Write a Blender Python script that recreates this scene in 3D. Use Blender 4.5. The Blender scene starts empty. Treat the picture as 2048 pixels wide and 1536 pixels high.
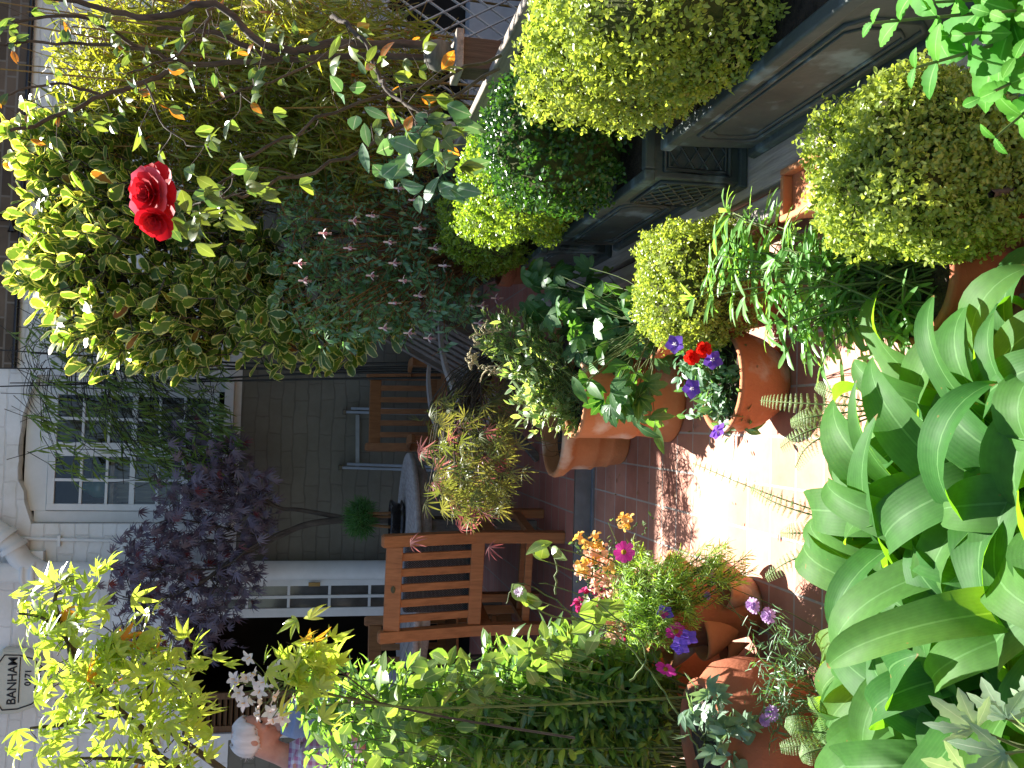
# garden
import bpy, math, random
import numpy as np
from mathutils import Matrix, Vector
sc = bpy.context.scene
R = math.radians
# ------------------------------------------------------------------ camera (photo is a portrait shot lying on its side)
F = 1800.0
CAM = np.array([0.0, 0.0, 1.36])
YAW, PITCH, ROLL = R(2.5), R(11.65), R(2.0)
fwd = np.array([math.sin(YAW)*math.cos(PITCH), math.cos(YAW)*math.cos(PITCH), -math.sin(PITCH)])
r0 = np.array([math.cos(YAW), -math.sin(YAW), 0.0]); u0 = np.cross(r0, fwd)
rgt = r0*math.cos(ROLL)+u0*math.sin(ROLL); upv = -r0*math.sin(ROLL)+u0*math.cos(ROLL)
cd = bpy.data.cameras.new('camera'); cam = bpy.data.objects.new('camera', cd); sc.collection.objects.link(cam)
cd.sensor_width = 36; cd.lens = 36*F/2048; cd.clip_start = .05; cd.clip_end = 500
X_, Y_, Z_ = -upv, rgt, -fwd
cam.matrix_world = Matrix([[X_[i], Y_[i], Z_[i], CAM[i]] for i in range(3)]+[[0, 0, 0, 1]])
sc.camera = cam
# ------------------------------------------------------------------ sky, sun, exposure
EL, AZ = R(56), R(10)                      # sun behind the house, a little to the right
SUN = np.array([math.sin(AZ)*math.cos(EL), math.cos(AZ)*math.cos(EL), math.sin(EL)])
w = bpy.data.worlds.new('World'); sc.world = w; w.use_nodes = True
nt = w.node_tree; sky = nt.nodes.new('ShaderNodeTexSky'); sky.sky_type = 'NISHITA'; sky.sun_disc = False
sky.sun_elevation = EL; sky.sun_rotation = AZ
bg = nt.nodes['Background']; bg.inputs[1].default_value = .05; nt.links.new(sky.outputs[0], bg.inputs[0])
sd = bpy.data.lights.new('sun', 'SUN'); sd.energy = 5.0; sd.angle = R(.5); sd.color = (1, .965, .91)
so = bpy.data.objects.new('sun', sd); sc.collection.objects.link(so)
so.rotation_euler = Vector(SUN).to_track_quat('Z', 'Y').to_euler()
sc.view_settings.view_transform = 'Standard'; sc.view_settings.look = 'None'; sc.view_settings.gamma = 1
sc.view_settings.use_curve_mapping = False; sc.view_settings.exposure = 2.1
sc.render.engine = 'CYCLES'; sc.cycles.max_bounces = 8; sc.cycles.transmission_bounces = 6; sc.cycles.diffuse_bounces = 4
# ------------------------------------------------------------------ helpers
rng = np.random.default_rng(7); random.seed(7)
def unit(a):
    a = np.asarray(a, float); return a/np.maximum(np.linalg.norm(a, axis=-1, keepdims=True), 1e-9)
def ray(u, v):
    u = np.asarray(u, float)[..., None]; v = np.asarray(v, float)[..., None]
    return fwd+rgt*(u-768)/F-upv*(v-1024)/F
def at(u, v, d): return CAM+np.asarray(d, float)[..., None]*ray(u, v)
def on(u, v, z=0.0):
    r = ray(u, v); return CAM+r*((z-CAM[2])/r[..., 2])[..., None]
def onY(u, v, y):
    r = ray(u, v); return CAM+r*(y/r[..., 1])[..., None]
def nrm(n, s=1.0): return rng.normal(size=(n, 3))*s
def uni(a, b, n=None): return rng.uniform(a, b, n)
UP = np.array([0, 0, 1.0])

def tag(o, label=None, cat=None, group=None, kind=None):
    if label: o['label'] = label
    if cat: o['category'] = cat
    if group: o['group'] = group
    if kind: o['kind'] = kind
    return o
def thing(name, label, cat, loc=(0, 0, 0), group=None, rz=0):
    o = bpy.data.objects.new(name, None); o.empty_display_size = .1; sc.collection.objects.link(o)
    o.location = [float(c) for c in loc]; o.rotation_euler = (0, 0, rz); return tag(o, label, cat, group)
LOCAL = set()                                # things whose parts are modelled round their own origin
def origin(o):
    p = np.zeros(3); q = o
    while q is not None:
        if q.name in LOCAL: return p
        q = q.parent
    while o is not None: p += np.array(o.location); o = o.parent
    return p

class Geo:
    def __init__(s): s.v = []; s.f = []; s.uv = []; s.r = []; s.mi = []; s.sm = []; s.n = 0
    def add(s, V, Fc, uv=None, rn=None, mi=0, smooth=True):
        V = np.asarray(V, float); n = len(V)
        if n == 0: return s
        Fc = np.asarray(Fc) if not isinstance(Fc, list) or len(set(map(len, Fc))) == 1 else Fc
        groups = [Fc] if isinstance(Fc, np.ndarray) else [np.array([f for f in Fc if len(f) == k]) for k in sorted(set(map(len, Fc)))]
        for g in groups:
            s.f.append(g+s.n); s.mi.append(np.full(len(g), mi)); s.sm.append(np.full(len(g), smooth))
        s.v.append(V); s.uv.append(np.zeros((n, 2)) if uv is None else uv)
        s.r.append(np.full(n, uni(0, 1)) if rn is None else np.broadcast_to(rn, (n,))); s.n += n
        return s
    def build(s, name, mats, parent=None, bevel=0, subs=0):
        me = bpy.data.meshes.new(name); V = np.concatenate(s.v)
        if parent is not None: V = V-origin(parent)
        me.vertices.add(len(V)); me.vertices.foreach_set('co', V.astype(np.float32).ravel())
        tot = np.concatenate([np.full(len(f), f.shape[1]) for f in s.f]); idx = np.concatenate([f.ravel() for f in s.f]).astype(np.int32)
        st = np.concatenate([[0], np.cumsum(tot)[:-1]]).astype(np.int32)
        me.loops.add(len(idx)); me.loops.foreach_set('vertex_index', idx)
        me.polygons.add(len(tot)); me.polygons.foreach_set('loop_start', st)
        me.polygons.foreach_set('material_index', np.concatenate(s.mi).astype(np.int32))
        me.polygons.foreach_set('use_smooth', np.concatenate(s.sm).astype(bool))
        uvl = me.uv_layers.new(name='uv'); uvl.data.foreach_set('uv', np.concatenate(s.uv)[idx].astype(np.float32).ravel())
        a = me.attributes.new('rnd', 'FLOAT', 'POINT'); a.data.foreach_set('value', np.concatenate(s.r).astype(np.float32))
        me.update(calc_edges=True)
        for m in (mats if isinstance(mats, (list, tuple)) else [mats]): me.materials.append(m)
        o = bpy.data.objects.new(name, me); sc.collection.objects.link(o)
        if parent is not None: o.parent = parent
        if bevel:
            b = o.modifiers.new('b', 'BEVEL'); b.width = bevel; b.segments = 2; b.limit_method = 'ANGLE'
        return o
def box(g, a, b, mi=0, M=None, taper=0.0):
    x0, y0, z0 = a; x1, y1, z1 = b; t = taper
    V = np.array([[x0+t, y0+t, z0], [x1-t, y0+t, z0], [x1-t, y1-t, z0], [x0+t, y1-t, z0], [x0, y0, z1], [x1, y0, z1], [x1, y1, z1], [x0, y1, z1]], float)
    if M is not None: V = V@np.asarray(M)[:3, :3].T+np.asarray(M)[:3, 3]
    return g.add(V, [[0, 3, 2, 1], [4, 5, 6, 7], [0, 1, 5, 4], [1, 2, 6, 5], [2, 3, 7, 6], [3, 0, 4, 7]], mi=mi, smooth=False)
def beam(g, p, q, w, h, up=(0, 0, 1), mi=0, rn=None):
    p = np.asarray(p, float); q = np.asarray(q, float); d = unit(q-p); s = np.cross(d, up)
    s = unit(s) if np.linalg.norm(s) > 1e-4 else np.array([1., 0, 0]); n = np.cross(s, d)
    V = [e+s*a*w/2+n*b*h/2 for e in (p, q) for a, b in ((-1, -1), (1, -1), (1, 1), (-1, 1))]
    return g.add(V, [[3, 2, 1, 0], [4, 5, 6, 7], [0, 1, 5, 4], [1, 2, 6, 5], [2, 3, 7, 6], [3, 0, 4, 7]], mi=mi, smooth=False, rn=rn)
def tube(g, pts, rad, k=6, mi=0, cap=False, rn=None):
    P = np.asarray(pts, float); n = len(P); rad = np.broadcast_to(np.asarray(rad, float), (n,))
    T = unit(np.gradient(P, axis=0)); ref = np.array([.31, .17, .93]) if abs(T[0] @ UP) < .9 else np.array([.9, .3, .1])
    S = unit(np.cross(T, ref)); B = np.cross(S, T); a = np.arange(k)*2*np.pi/k
    V = P[:, None]+rad[:, None, None]*(S[:, None]*np.cos(a)[None, :, None]+B[:, None]*np.sin(a)[None, :, None])
    V = V.reshape(-1, 3); i = np.arange(n-1)[:, None]*k; j = np.arange(k)[None]; j2 = (j+1) % k
    Fc = np.stack([i+j, i+j2, i+k+j2, i+k+j], -1).reshape(-1, 4)
    uv = np.stack([np.tile(np.arange(k)/k, n), np.repeat(np.linspace(0, 1, n), k)], -1)
    g.add(V, Fc, uv=uv, mi=mi, rn=rn)
    if cap:
        g.add(V[:k], [list(range(k))[::-1]], mi=mi, smooth=False); g.add(V[-k:], [list(range(k))], mi=mi, smooth=False)
    return g
def smooth_path(pts, m=6):
    P = np.asarray(pts, float); n = len(P); t = np.linspace(0, n-1, (n-1)*m+1); i = np.clip(t.astype(int), 0, n-2); s = (t-i)[:, None]
    p0 = P[np.clip(i-1, 0, n-1)]; p1 = P[i]; p2 = P[i+1]; p3 = P[np.clip(i+2, 0, n-1)]
    return .5*(2*p1+(p2-p0)*s+(2*p0-5*p1+4*p2-p3)*s**2+(3*p1-p0-3*p2+p3)*s**3)
def lathe(g, c, prof, k=40, mi=0, wob=0.0, sq=None):
    pr = np.asarray(prof, float); n = len(pr); a = np.arange(k)*2*np.pi/k
    rr = pr[:, 0][:, None]*(1+wob*np.sin(a*2+1)[None])
    V = np.stack([c[0]+rr*np.cos(a), c[1]+rr*np.sin(a), np.repeat(c[2]+pr[:, 1][:, None], k, 1)], -1).reshape(-1, 3)
    i = np.arange(n-1)[:, None]*k; j = np.arange(k)[None]; j2 = (j+1) % k
    return g.add(V, np.stack([i+j, i+j2, i+k+j2, i+k+j], -1).reshape(-1, 4), mi=mi)
def ball(g, c, r, mi=0, k=16, m=10, rot=None):
    th = np.linspace(0, np.pi, m); a = np.arange(k)*2*np.pi/k
    V = np.stack([np.sin(th)[:, None]*np.cos(a), np.sin(th)[:, None]*np.sin(a), np.repeat(-np.cos(th)[:, None], k, 1)], -1).reshape(-1, 3)*np.asarray(r)
    if rot is not None: V = V@np.asarray(rot).T
    i = np.arange(m-1)[:, None]*k; j = np.arange(k)[None]; j2 = (j+1) % k
    return g.add(V+np.asarray(c), np.stack([i+j, i+j2, i+k+j2, i+k+j], -1).reshape(-1, 4), mi=mi)

# leaf outlines: (t along, half width)
OV = [(0, .06), (.12, .5), (.3, .92), (.5, 1), (.75, .66), (.92, .25), (1, .03)]
LAN = [(0, .1), (.2, .75), (.45, 1), (.75, .6), (1, .03)]
EL4 = [(0, .15), (.35, .95), (.7, .9), (1, .12)]
OBO = [(0, .1), (.25, .5), (.5, .92), (.75, 1), (.93, .65), (1, .2)]
LIN = [(0, .35), (.2, .85), (.65, 1), (.9, .6), (1, .08)]
DIA = [(0, .15), (.4, 1), (1, .05)]
PET = [(0, .2), (.3, .6), (.65, 1), (.88, .9), (1, .55)]
STRAP = [(0, .42), (.1, .5), (.2, .64), (.3, .8), (.4, .92), (.5, 1), (.6, .99), (.7, .92), (.8, .78), (.88, .58), (.95, .32), (1, .03)]
def leaf(g, P, D, N, L, W, prof, bend=0., fold=.15, wave=0., wk=9., rn=None, mi=0, late=0.):
    P = np.atleast_2d(np.asarray(P, float)); n = len(P)
    if n == 0: return g
    D = unit(np.broadcast_to(D, (n, 3))); N = np.broadcast_to(np.asarray(N, float), (n, 3))
    S = unit(np.cross(D, N)); N = np.cross(S, D)
    L = np.broadcast_to(L, (n,)); W = np.broadcast_to(W, (n,))/2; b = np.broadcast_to(np.asarray(bend, float), (n,))
    b = np.where(np.abs(b) < 1e-3, 1e-3, b)
    pr = np.asarray(prof, float); t = pr[:, 0]; m = len(t); th = b[:, None]*t[None]
    x = np.sin(th)/b[:, None]*L[:, None]; y = -(1-np.cos(th))/b[:, None]*L[:, None]
    C = P[:, None]+D[:, None]*x[..., None]+N[:, None]*y[..., None]
    if late:
        q = np.linspace(0, 1, 61); tq = b[:, None]*q[None]**late; cx = np.concatenate([np.zeros((n, 1)), np.cumsum((np.cos(tq[:, 1:])+np.cos(tq[:, :-1]))/2/60, 1)], 1); cy = np.concatenate([np.zeros((n, 1)), np.cumsum((np.sin(tq[:, 1:])+np.sin(tq[:, :-1]))/2/60, 1)], 1)
        x = np.stack([np.interp(t, q, c_) for c_ in cx])*L[:, None]; y = -np.stack([np.interp(t, q, c_) for c_ in cy])*L[:, None]; th = b[:, None]*t[None]**late
        C = P[:, None]+D[:, None]*x[..., None]+N[:, None]*y[..., None]
    nn = N[:, None]*np.cos(th)[..., None]+D[:, None]*np.sin(th)[..., None]
    hw = W[:, None]*pr[:, 1][None]
    ph = uni(0, 6.28, n)[:, None]; fo = np.broadcast_to(fold, (n,))[:, None]
    wl = np.sin(t[None]*wk+ph)*wave; wr = np.sin(t[None]*wk*1.13+ph+1.7)*wave
    Lf = C-S[:, None]*(hw*(1-.25*fo))[..., None]+nn*(hw*(fo+wl))[..., None]
    Rt = C+S[:, None]*(hw*(1-.25*fo))[..., None]+nn*(hw*(fo+wr))[..., None]
    V = np.stack([Lf, C, Rt], 2).reshape(-1, 3)
    base = (np.arange(n)*m*3)[:, None, None]+(np.arange(m-1)*3)[None, :, None]
    Fc = np.concatenate([base+np.array([0, 1, 4, 3]), base+np.array([1, 2, 5, 4])], 1).reshape(-1, 4)
    uv = np.stack([np.broadcast_to(np.array([0, .5, 1]), (n, m, 3)), np.broadcast_to(t[None, :, None], (n, m, 3))], -1).reshape(-1, 2)
    rn = uni(0, 1, n) if rn is None else np.broadcast_to(rn, (n,))
    return g.add(V, Fc, uv=uv, rn=np.repeat(rn, m*3), mi=mi)
def perp(D):
    a = unit(np.cross(D, nrm(len(D)))); return a
def upn(D, j=.3):
    return unit(np.cross(np.cross(D, UP+nrm(len(D), j)), D))
def spin(D, N, a):
    S = np.cross(D, N); return D*np.cos(a)[:, None]+S*np.sin(a)[:, None]
def palm(g, P, D, N, L, W, angs, scale, prof, bend=.3, mi=0, fold=.2):
    n = len(P); N = unit(np.cross(np.cross(D, N), D)); rn = uni(0, 1, n)
    for a, s in zip(angs, scale):
        Di = spin(D, N, np.full(n, a)+rng.normal(0, .06, n)); leaf(g, P, Di, N, L*s, W*s, prof, bend=bend*uni(.3, 1.6, n), fold=fold, rn=rn, mi=mi)
    return g
def sprigs(E, A, l, k, out=.8, droop=0.):
    """k leaf bases along each twig ending at E with direction A"""
    n = len(E); A = unit(A); l = np.broadcast_to(l, (n,))
    t = np.tile(np.linspace(.15, 1, k), n); Ei = np.repeat(E, k, 0); Ai = np.repeat(A, k, 0); li = np.repeat(l, k)
    P = Ei-Ai*(li*(1-t))[:, None]; q = perp(Ai)
    D = unit(Ai*(.35+.65*t)[:, None]+q*out+np.array([0, 0, -droop])); return P, D
def blobs(spec):
    out = []
    for (u, v, ru, rv, d, rd, n) in spec:
        p = unit(rng.normal(size=(n, 3)))*(uni(0, 1, n)**.38)[:, None]
        out.append(at(u+p[:, 0]*ru, v+p[:, 1]*rv, d+p[:, 2]*rd))
    return np.concatenate(out)
def twigs(g, E, A, l, r=.0015, mi=0):
    for e, a in zip(E, unit(A)):
        tube(g, [e-a*l, e-a*l*.4+nrm(1)[0]*.004, e], [r*1.6, r*1.2, r*.7], k=3, mi=mi)
# ------------------------------------------------------------------ materials
def newmat(name):
    m = bpy.data.materials.new(name); m.use_nodes = True; n = m.node_tree.nodes; n.clear(); return m, n, m.node_tree.links
def mat(name, c1, c2=None, rough=.7, scale=6., stretch=(1, 1, 1), bump=0., bscale=None, spec=.3, metal=0., mid=.5, detail=6., spot=None, coord='Object'):
    m, n, l = newmat(name); o = n.new('ShaderNodeOutputMaterial'); p = n.new('ShaderNodeBsdfPrincipled'); l.new(p.outputs[0], o.inputs[0])
    tc = n.new('ShaderNodeTexCoord'); mp = n.new('ShaderNodeMapping'); mp.inputs['Scale'].default_value = stretch; l.new(tc.outputs[coord], mp.inputs[0])
    no = n.new('ShaderNodeTexNoise'); no.inputs['Scale'].default_value = scale; no.inputs['Detail'].default_value = detail; no.inputs['Roughness'].default_value = .65
    l.new(mp.outputs[0], no.inputs[0]); cr = n.new('ShaderNodeValToRGB'); l.new(no.outputs[0], cr.inputs[0])
    cr.color_ramp.elements[0].position = mid-.18; cr.color_ramp.elements[1].position = mid+.18
    cr.color_ramp.elements[0].color = (*c1, 1); cr.color_ramp.elements[1].color = (*(c2 or c1), 1); col = cr.outputs[0]
    if spot:
        sc_, thr, sco = spot; n2 = n.new('ShaderNodeTexNoise'); n2.inputs['Scale'].default_value = sco; n2.inputs['Detail'].default_value = 8; l.new(tc.outputs[coord], n2.inputs[0])
        r2 = n.new('ShaderNodeValToRGB'); r2.color_ramp.elements[0].position = thr; r2.color_ramp.elements[1].position = thr+.12; l.new(n2.outputs[0], r2.inputs[0])
        mx = n.new('ShaderNodeMixRGB'); l.new(r2.outputs[0], mx.inputs[0]); l.new(col, mx.inputs[1]); mx.inputs[2].default_value = (*sc_, 1); col = mx.outputs[0]
    l.new(col, p.inputs['Base Color']); p.inputs['Roughness'].default_value = rough; p.inputs['Specular IOR Level'].default_value = spec; p.inputs['Metallic'].default_value = metal
    if bump:
        b = n.new('ShaderNodeBump'); b.inputs['Strength'].default_value = bump; b.inputs['Distance'].default_value = .01
        n3 = n.new('ShaderNodeTexNoise'); n3.inputs['Scale'].default_value = bscale or scale*4; n3.inputs['Detail'].default_value = 8; l.new(mp.outputs[0], n3.inputs[0])
        l.new(n3.outputs[0], b.inputs['Height']); l.new(b.outputs[0], p.inputs['Normal'])
    return m
def brick(name, c1, c2, mortar, bw, rh, ms, off=.5, rough=.8, bump=.5, loc=(0, 0, 0), rot=(0, 0, 0), dirt=None, sq=0., warp=0.):
    m, n, l = newmat(name); o = n.new('ShaderNodeOutputMaterial'); p = n.new('ShaderNodeBsdfPrincipled'); l.new(p.outputs[0], o.inputs[0])
    tc = n.new('ShaderNodeTexCoord'); mp = n.new('ShaderNodeMapping'); mp.inputs['Location'].default_value = loc; mp.inputs['Rotation'].default_value = rot; l.new(tc.outputs['Object'], mp.inputs[0])
    vec = mp.outputs[0]
    if warp:
        nw = n.new('ShaderNodeTexNoise'); nw.inputs['Scale'].default_value = 5; l.new(vec, nw.inputs[0]); mxx = n.new('ShaderNodeMixRGB'); mxx.blend_type = 'LINEAR_LIGHT'; mxx.inputs[0].default_value = warp
        l.new(vec, mxx.inputs[1]); l.new(nw.outputs['Color'], mxx.inputs[2]); vec = mxx.outputs[0]
    br = n.new('ShaderNodeTexBrick'); br.offset = off; br.inputs['Scale'].default_value = 1; br.inputs['Brick Width'].default_value = bw; br.inputs['Row Height'].default_value = rh
    br.inputs['Mortar Size'].default_value = ms; br.inputs['Mortar Smooth'].default_value = .3; br.inputs['Bias'].default_value = -.1
    br.inputs['Color1'].default_value = (*c1, 1); br.inputs['Color2'].default_value = (*c2, 1); br.inputs['Mortar'].default_value = (*mortar, 1); l.new(vec, br.inputs[0])
    no = n.new('ShaderNodeTexNoise'); no.inputs['Scale'].default_value = 2.3; no.inputs['Detail'].default_value = 9; no.inputs['Roughness'].default_value = .7; l.new(tc.outputs['Object'], no.inputs[0])
    mx = n.new('ShaderNodeMixRGB'); mx.blend_type = 'MULTIPLY'; mx.inputs[0].default_value = 1; cr = n.new('ShaderNodeValToRGB'); l.new(no.outputs[0], cr.inputs[0])
    cr.color_ramp.elements[0].position = .3; cr.color_ramp.elements[0].color = (*(dirt or (.75, .75, .75)), 1); cr.color_ramp.elements[1].position = .62
    l.new(br.outputs[0], mx.inputs[1]); l.new(cr.outputs[0], mx.inputs[2]); l.new(mx.outputs[0], p.inputs['Base Color'])
    p.inputs['Roughness'].default_value = rough; p.inputs['Specular IOR Level'].default_value = .25
    b = n.new('ShaderNodeBump'); b.inputs['Strength'].default_value = bump; b.inputs['Distance'].default_value = .006; b.invert = True
    n4 = n.new('ShaderNodeTexNoise'); n4.inputs['Scale'].default_value = 30; n4.inputs['Detail'].default_value = 6; l.new(tc.outputs['Object'], n4.inputs[0])
    ma = n.new('ShaderNodeMath'); ma.operation = 'MULTIPLY_ADD'; ma.inputs[1].default_value = -.35; l.new(n4.outputs[0], ma.inputs[0]); l.new(br.outputs['Fac'], ma.inputs[2])
    l.new(ma.outputs[0], b.inputs['Height']); l.new(b.outputs[0], p.inputs['Normal']); return m
def leafmat(name, c1, c2, trans=None, tw=.42, rough=.38, spec=.45, edge=None, ew=.72, rib=None, brown=0., bc=(.25, .09, .02), patch=None, vein=0):
    m, n, l = newmat(name); o = n.new('ShaderNodeOutputMaterial'); p = n.new('ShaderNodeBsdfPrincipled'); tr = n.new('ShaderNodeBsdfTranslucent'); ms = n.new('ShaderNodeMixShader')
    l.new(p.outputs[0], ms.inputs[1]); l.new(tr.outputs[0], ms.inputs[2]); ms.inputs[0].default_value = tw; l.new(ms.outputs[0], o.inputs[0])
    a = n.new('ShaderNodeAttribute'); a.attribute_name = 'rnd'; cr = n.new('ShaderNodeValToRGB'); l.new(a.outputs['Fac'], cr.inputs[0])
    cr.color_ramp.elements[0].color = (*c1, 1); cr.color_ramp.elements[1].color = (*c2, 1)
    if brown:
        cr.color_ramp.elements[1].position = 1-brown-.01; e = cr.color_ramp.elements.new(1-brown); e.color = (*bc, 1)
    col = cr.outputs[0]; uv = n.new('ShaderNodeUVMap'); uv.uv_map = 'uv'; sx = n.new('ShaderNodeSeparateXYZ'); l.new(uv.outputs[0], sx.inputs[0])
    def math_(op, a_, b_):
        q = n.new('ShaderNodeMath'); q.operation = op
        for i, z in enumerate((a_, b_)):
            if z is None: continue
            if isinstance(z, (int, float)): q.inputs[i].default_value = z
            else: l.new(z, q.inputs[i])
        return q.outputs[0]
    ab = math_('MULTIPLY', math_('ABSOLUTE', math_('SUBTRACT', sx.outputs[0], .5), None), 2.)
    tc = n.new('ShaderNodeTexCoord'); no = n.new('ShaderNodeTexNoise'); no.inputs['Scale'].default_value = 60; no.inputs['Detail'].default_value = 3; l.new(tc.outputs['Object'], no.inputs[0])
    def mixc(f, c_in, c_new):
        mx = n.new('ShaderNodeMixRGB'); l.new(f, mx.inputs[0]); l.new(c_in, mx.inputs[1]); mx.inputs[2].default_value = (*c_new, 1); return mx.outputs[0]
    if patch: col = mixc(math_('GREATER_THAN', no.outputs[0], patch[1]), col, patch[0])
    if edge:
        col = mixc(math_('GREATER_THAN', math_('ADD', ab, math_('MULTIPLY', math_('SUBTRACT', no.outputs[0], .5), .6)), ew), col, edge)
    if rib: col = mixc(math_('LESS_THAN', ab, .07), col, rib)
    if vein:
        wv = n.new('ShaderNodeMath'); wv.operation = 'SINE'; l.new(math_('MULTIPLY', sx.outputs[0], 90.), wv.inputs[0]); lz = math_('LESS_THAN', ab, .05)
        bp_ = n.new('ShaderNodeBump'); bp_.inputs['Strength'].default_value = .05; bp_.inputs['Distance'].default_value = .002
        l.new(math_('SUBTRACT', math_('MULTIPLY', wv.outputs[0], .35), math_('MULTIPLY', lz, 2.)), bp_.inputs['Height']); l.new(bp_.outputs[0], p.inputs['Normal'])
        col = mixc(math_('MULTIPLY', math_('GREATER_THAN', wv.outputs[0], .4), .1), col, (.13, .26, .09)); n7 = n.new('ShaderNodeTexNoise'); n7.inputs['Scale'].default_value = 9; n7.inputs['Detail'].default_value = 5; l.new(tc.outputs['Object'], n7.inputs[0]); col = mixc(math_('MULTIPLY', n7.outputs[0], .55), col, (.035, .11, .03)); col = mixc(math_('GREATER_THAN', math_('ADD', sx.outputs[1], math_('MULTIPLY', no.outputs[0], .1)), 1.035), col, (.2, .13, .05)); col = mixc(math_('GREATER_THAN', no.outputs[0], .74), col, (.15, .14, .04)); col = mixc(math_('MULTIPLY', math_('LESS_THAN', ab, .04), .5), col, (.16, .32, .12))
    hv = n.new('ShaderNodeHueSaturation'); l.new(col, hv.inputs['Color']); l.new(math_('ADD', math_('MULTIPLY', no.outputs[0], .5), .75), hv.inputs['Value'])
    l.new(hv.outputs[0], p.inputs['Base Color'])
    if trans:
        mt = n.new('ShaderNodeMixRGB'); mt.blend_type = 'MULTIPLY'; mt.inputs[0].default_value = 1; l.new(hv.outputs[0], mt.inputs[1]); mt.inputs[2].default_value = (*trans, 1); l.new(mt.outputs[0], tr.inputs[0])
    else: l.new(hv.outputs[0], tr.inputs[0])
    p.inputs['Roughness'].default_value = rough; p.inputs['Specular IOR Level'].default_value = spec; return m
GT = (4.2, 3.3, 1.0)     # light that passes a leaf turns yellow-green
M_terr = mat('terracotta', (.36, .12, .05), (.47, .19, .085), rough=.85, scale=5, bump=.25, bscale=90, spot=((.5, .38, .3), .54, 7))
M_terr2 = mat('pale terracotta', (.42, .17, .07), (.52, .25, .12), rough=.85, scale=4, bump=.25, bscale=80, spot=((.58, .47, .38), .55, 6))
M_terrd = mat('dark terracotta', (.25, .075, .035), (.34, .11, .05), rough=.85, scale=6, bump=.25, bscale=80, spot=((.12, .09, .05), .6, 9))
M_soil = mat('soil', (.02, .014, .01), (.06, .045, .032), rough=.95, scale=40, bump=1., bscale=120)
M_lead = mat('lead', (.035, .047, .043), (.09, .11, .1), rough=.6, scale=5, stretch=(1, .5, .6), bump=.35, bscale=40, spec=.4, spot=((.17, .23, .25), .57, 9))
M_wood = mat('weathered wood', (.27, .23, .19), (.52, .47, .41), rough=.85, scale=9, stretch=(3, .25, 6), bump=.5, bscale=30)
M_fence = mat('fence timber', (.045, .03, .018), (.1, .068, .042), rough=.8, scale=8, stretch=(6, 6, .4), bump=.4, bscale=30)
M_rail = mat('grey rail timber', (.16, .13, .1), (.33, .29, .24), rough=.85, scale=8, stretch=(4, .3, 4), bump=.4, bscale=30)
M_teak = mat('teak', (.2, .078, .024), (.33, .14, .05), rough=.55, scale=7, stretch=(9, 9, .7), bump=.12, bscale=40, spec=.35)
M_grey = mat('silvered teak', (.24, .22, .2), (.42, .39, .36), rough=.75, scale=7, stretch=(8, 1, 8), bump=.2, bscale=40)
M_dgrey = mat('dark silvered wood', (.09, .08, .068), (.2, .175, .15), rough=.8, scale=7, stretch=(8, 8, 1), bump=.2, bscale=40)
M_bark = mat('bark', (.035, .025, .018), (.1, .08, .06), rough=.9, scale=30, stretch=(1, 1, .3), bump=.5, bscale=60)
M_bark2 = mat('reddish stem', (.16, .06, .02), (.26, .12, .04), rough=.7, scale=30)
M_green_stem = mat('green stem', (.06, .1, .025), (.13, .17, .05), rough=.6, scale=20)
M_white = mat('white paint', (.6, .6, .58), (.72, .72, .7), rough=.45, scale=4, bump=.05)
M_black = mat('black glaze', (.012, .01, .01), (.025, .02, .018), rough=.2, spec=.5)
M_metal = mat('grey metal', (.22, .23, .24), (.3, .31, .32), rough=.45, metal=.4)
M_dark = mat('dark interior', (.012, .011, .01), (.025, .022, .018), rough=.9)
M_concrete = mat('concrete', (.2, .2, .19), (.33, .33, .32), rough=.9, scale=8, bump=.3, bscale=60)
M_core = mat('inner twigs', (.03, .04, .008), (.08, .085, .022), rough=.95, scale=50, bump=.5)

# ================================================================== SETTING
FY = 7.4                                             # the house wall
def structure(o): o['kind'] = 'structure'; return o
g = Geo(); g.add([[-40, -40, -.03], [40, -40, -.03], [40, 60, -.03], [-40, 60, -.03]], [[0, 1, 2, 3]]); structure(g.build('ground', mat('earth', (.05, .035, .025), (.12, .09, .06), rough=.95, scale=3, bump=.5)))
SY = 4.46
tile_off = on(671., 1355.)[0]; row_off = on(671., 1355.)[1]
M_tile = brick('red quarry tiles', (.42, .185, .125), (.5, .255, .18), (.45, .41, .36), .152, .152, .0045, off=0, rough=.62, bump=.35, loc=(-tile_off, -row_off, 0), dirt=(.62, .55, .5))
g = Geo(); g.add([[-3, .3, 0], [3, .3, 0], [3, SY, 0], [-3, SY, 0]], [[0, 1, 2, 3]]); structure(g.build('paving', M_tile))
M_tile2 = brick('red patio tiles', (.34, .12, .085), (.42, .17, .12), (.3, .25, .2), .168, .152, .005, off=0, rough=.55, bump=.35, loc=(-.05, -SY, 0), dirt=(.7, .66, .64))
g = Geo(); g.add([[-3, SY, .1], [3, SY, .1], [3, FY+.2, .1], [-3, FY+.2, .1]], [[0, 1, 2, 3]]); structure(g.build('patio', M_tile2))
g = Geo(); box(g, (-3, SY+.002, -.02), (3, SY+.05, .096)); box(g, (-3, SY-.03, -.02), (3, SY, .012)); structure(g.build('step', mat('step concrete', (.13, .14, .15), (.22, .24, .26), rough=.85, scale=5, bump=.2), bevel=.004))

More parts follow.
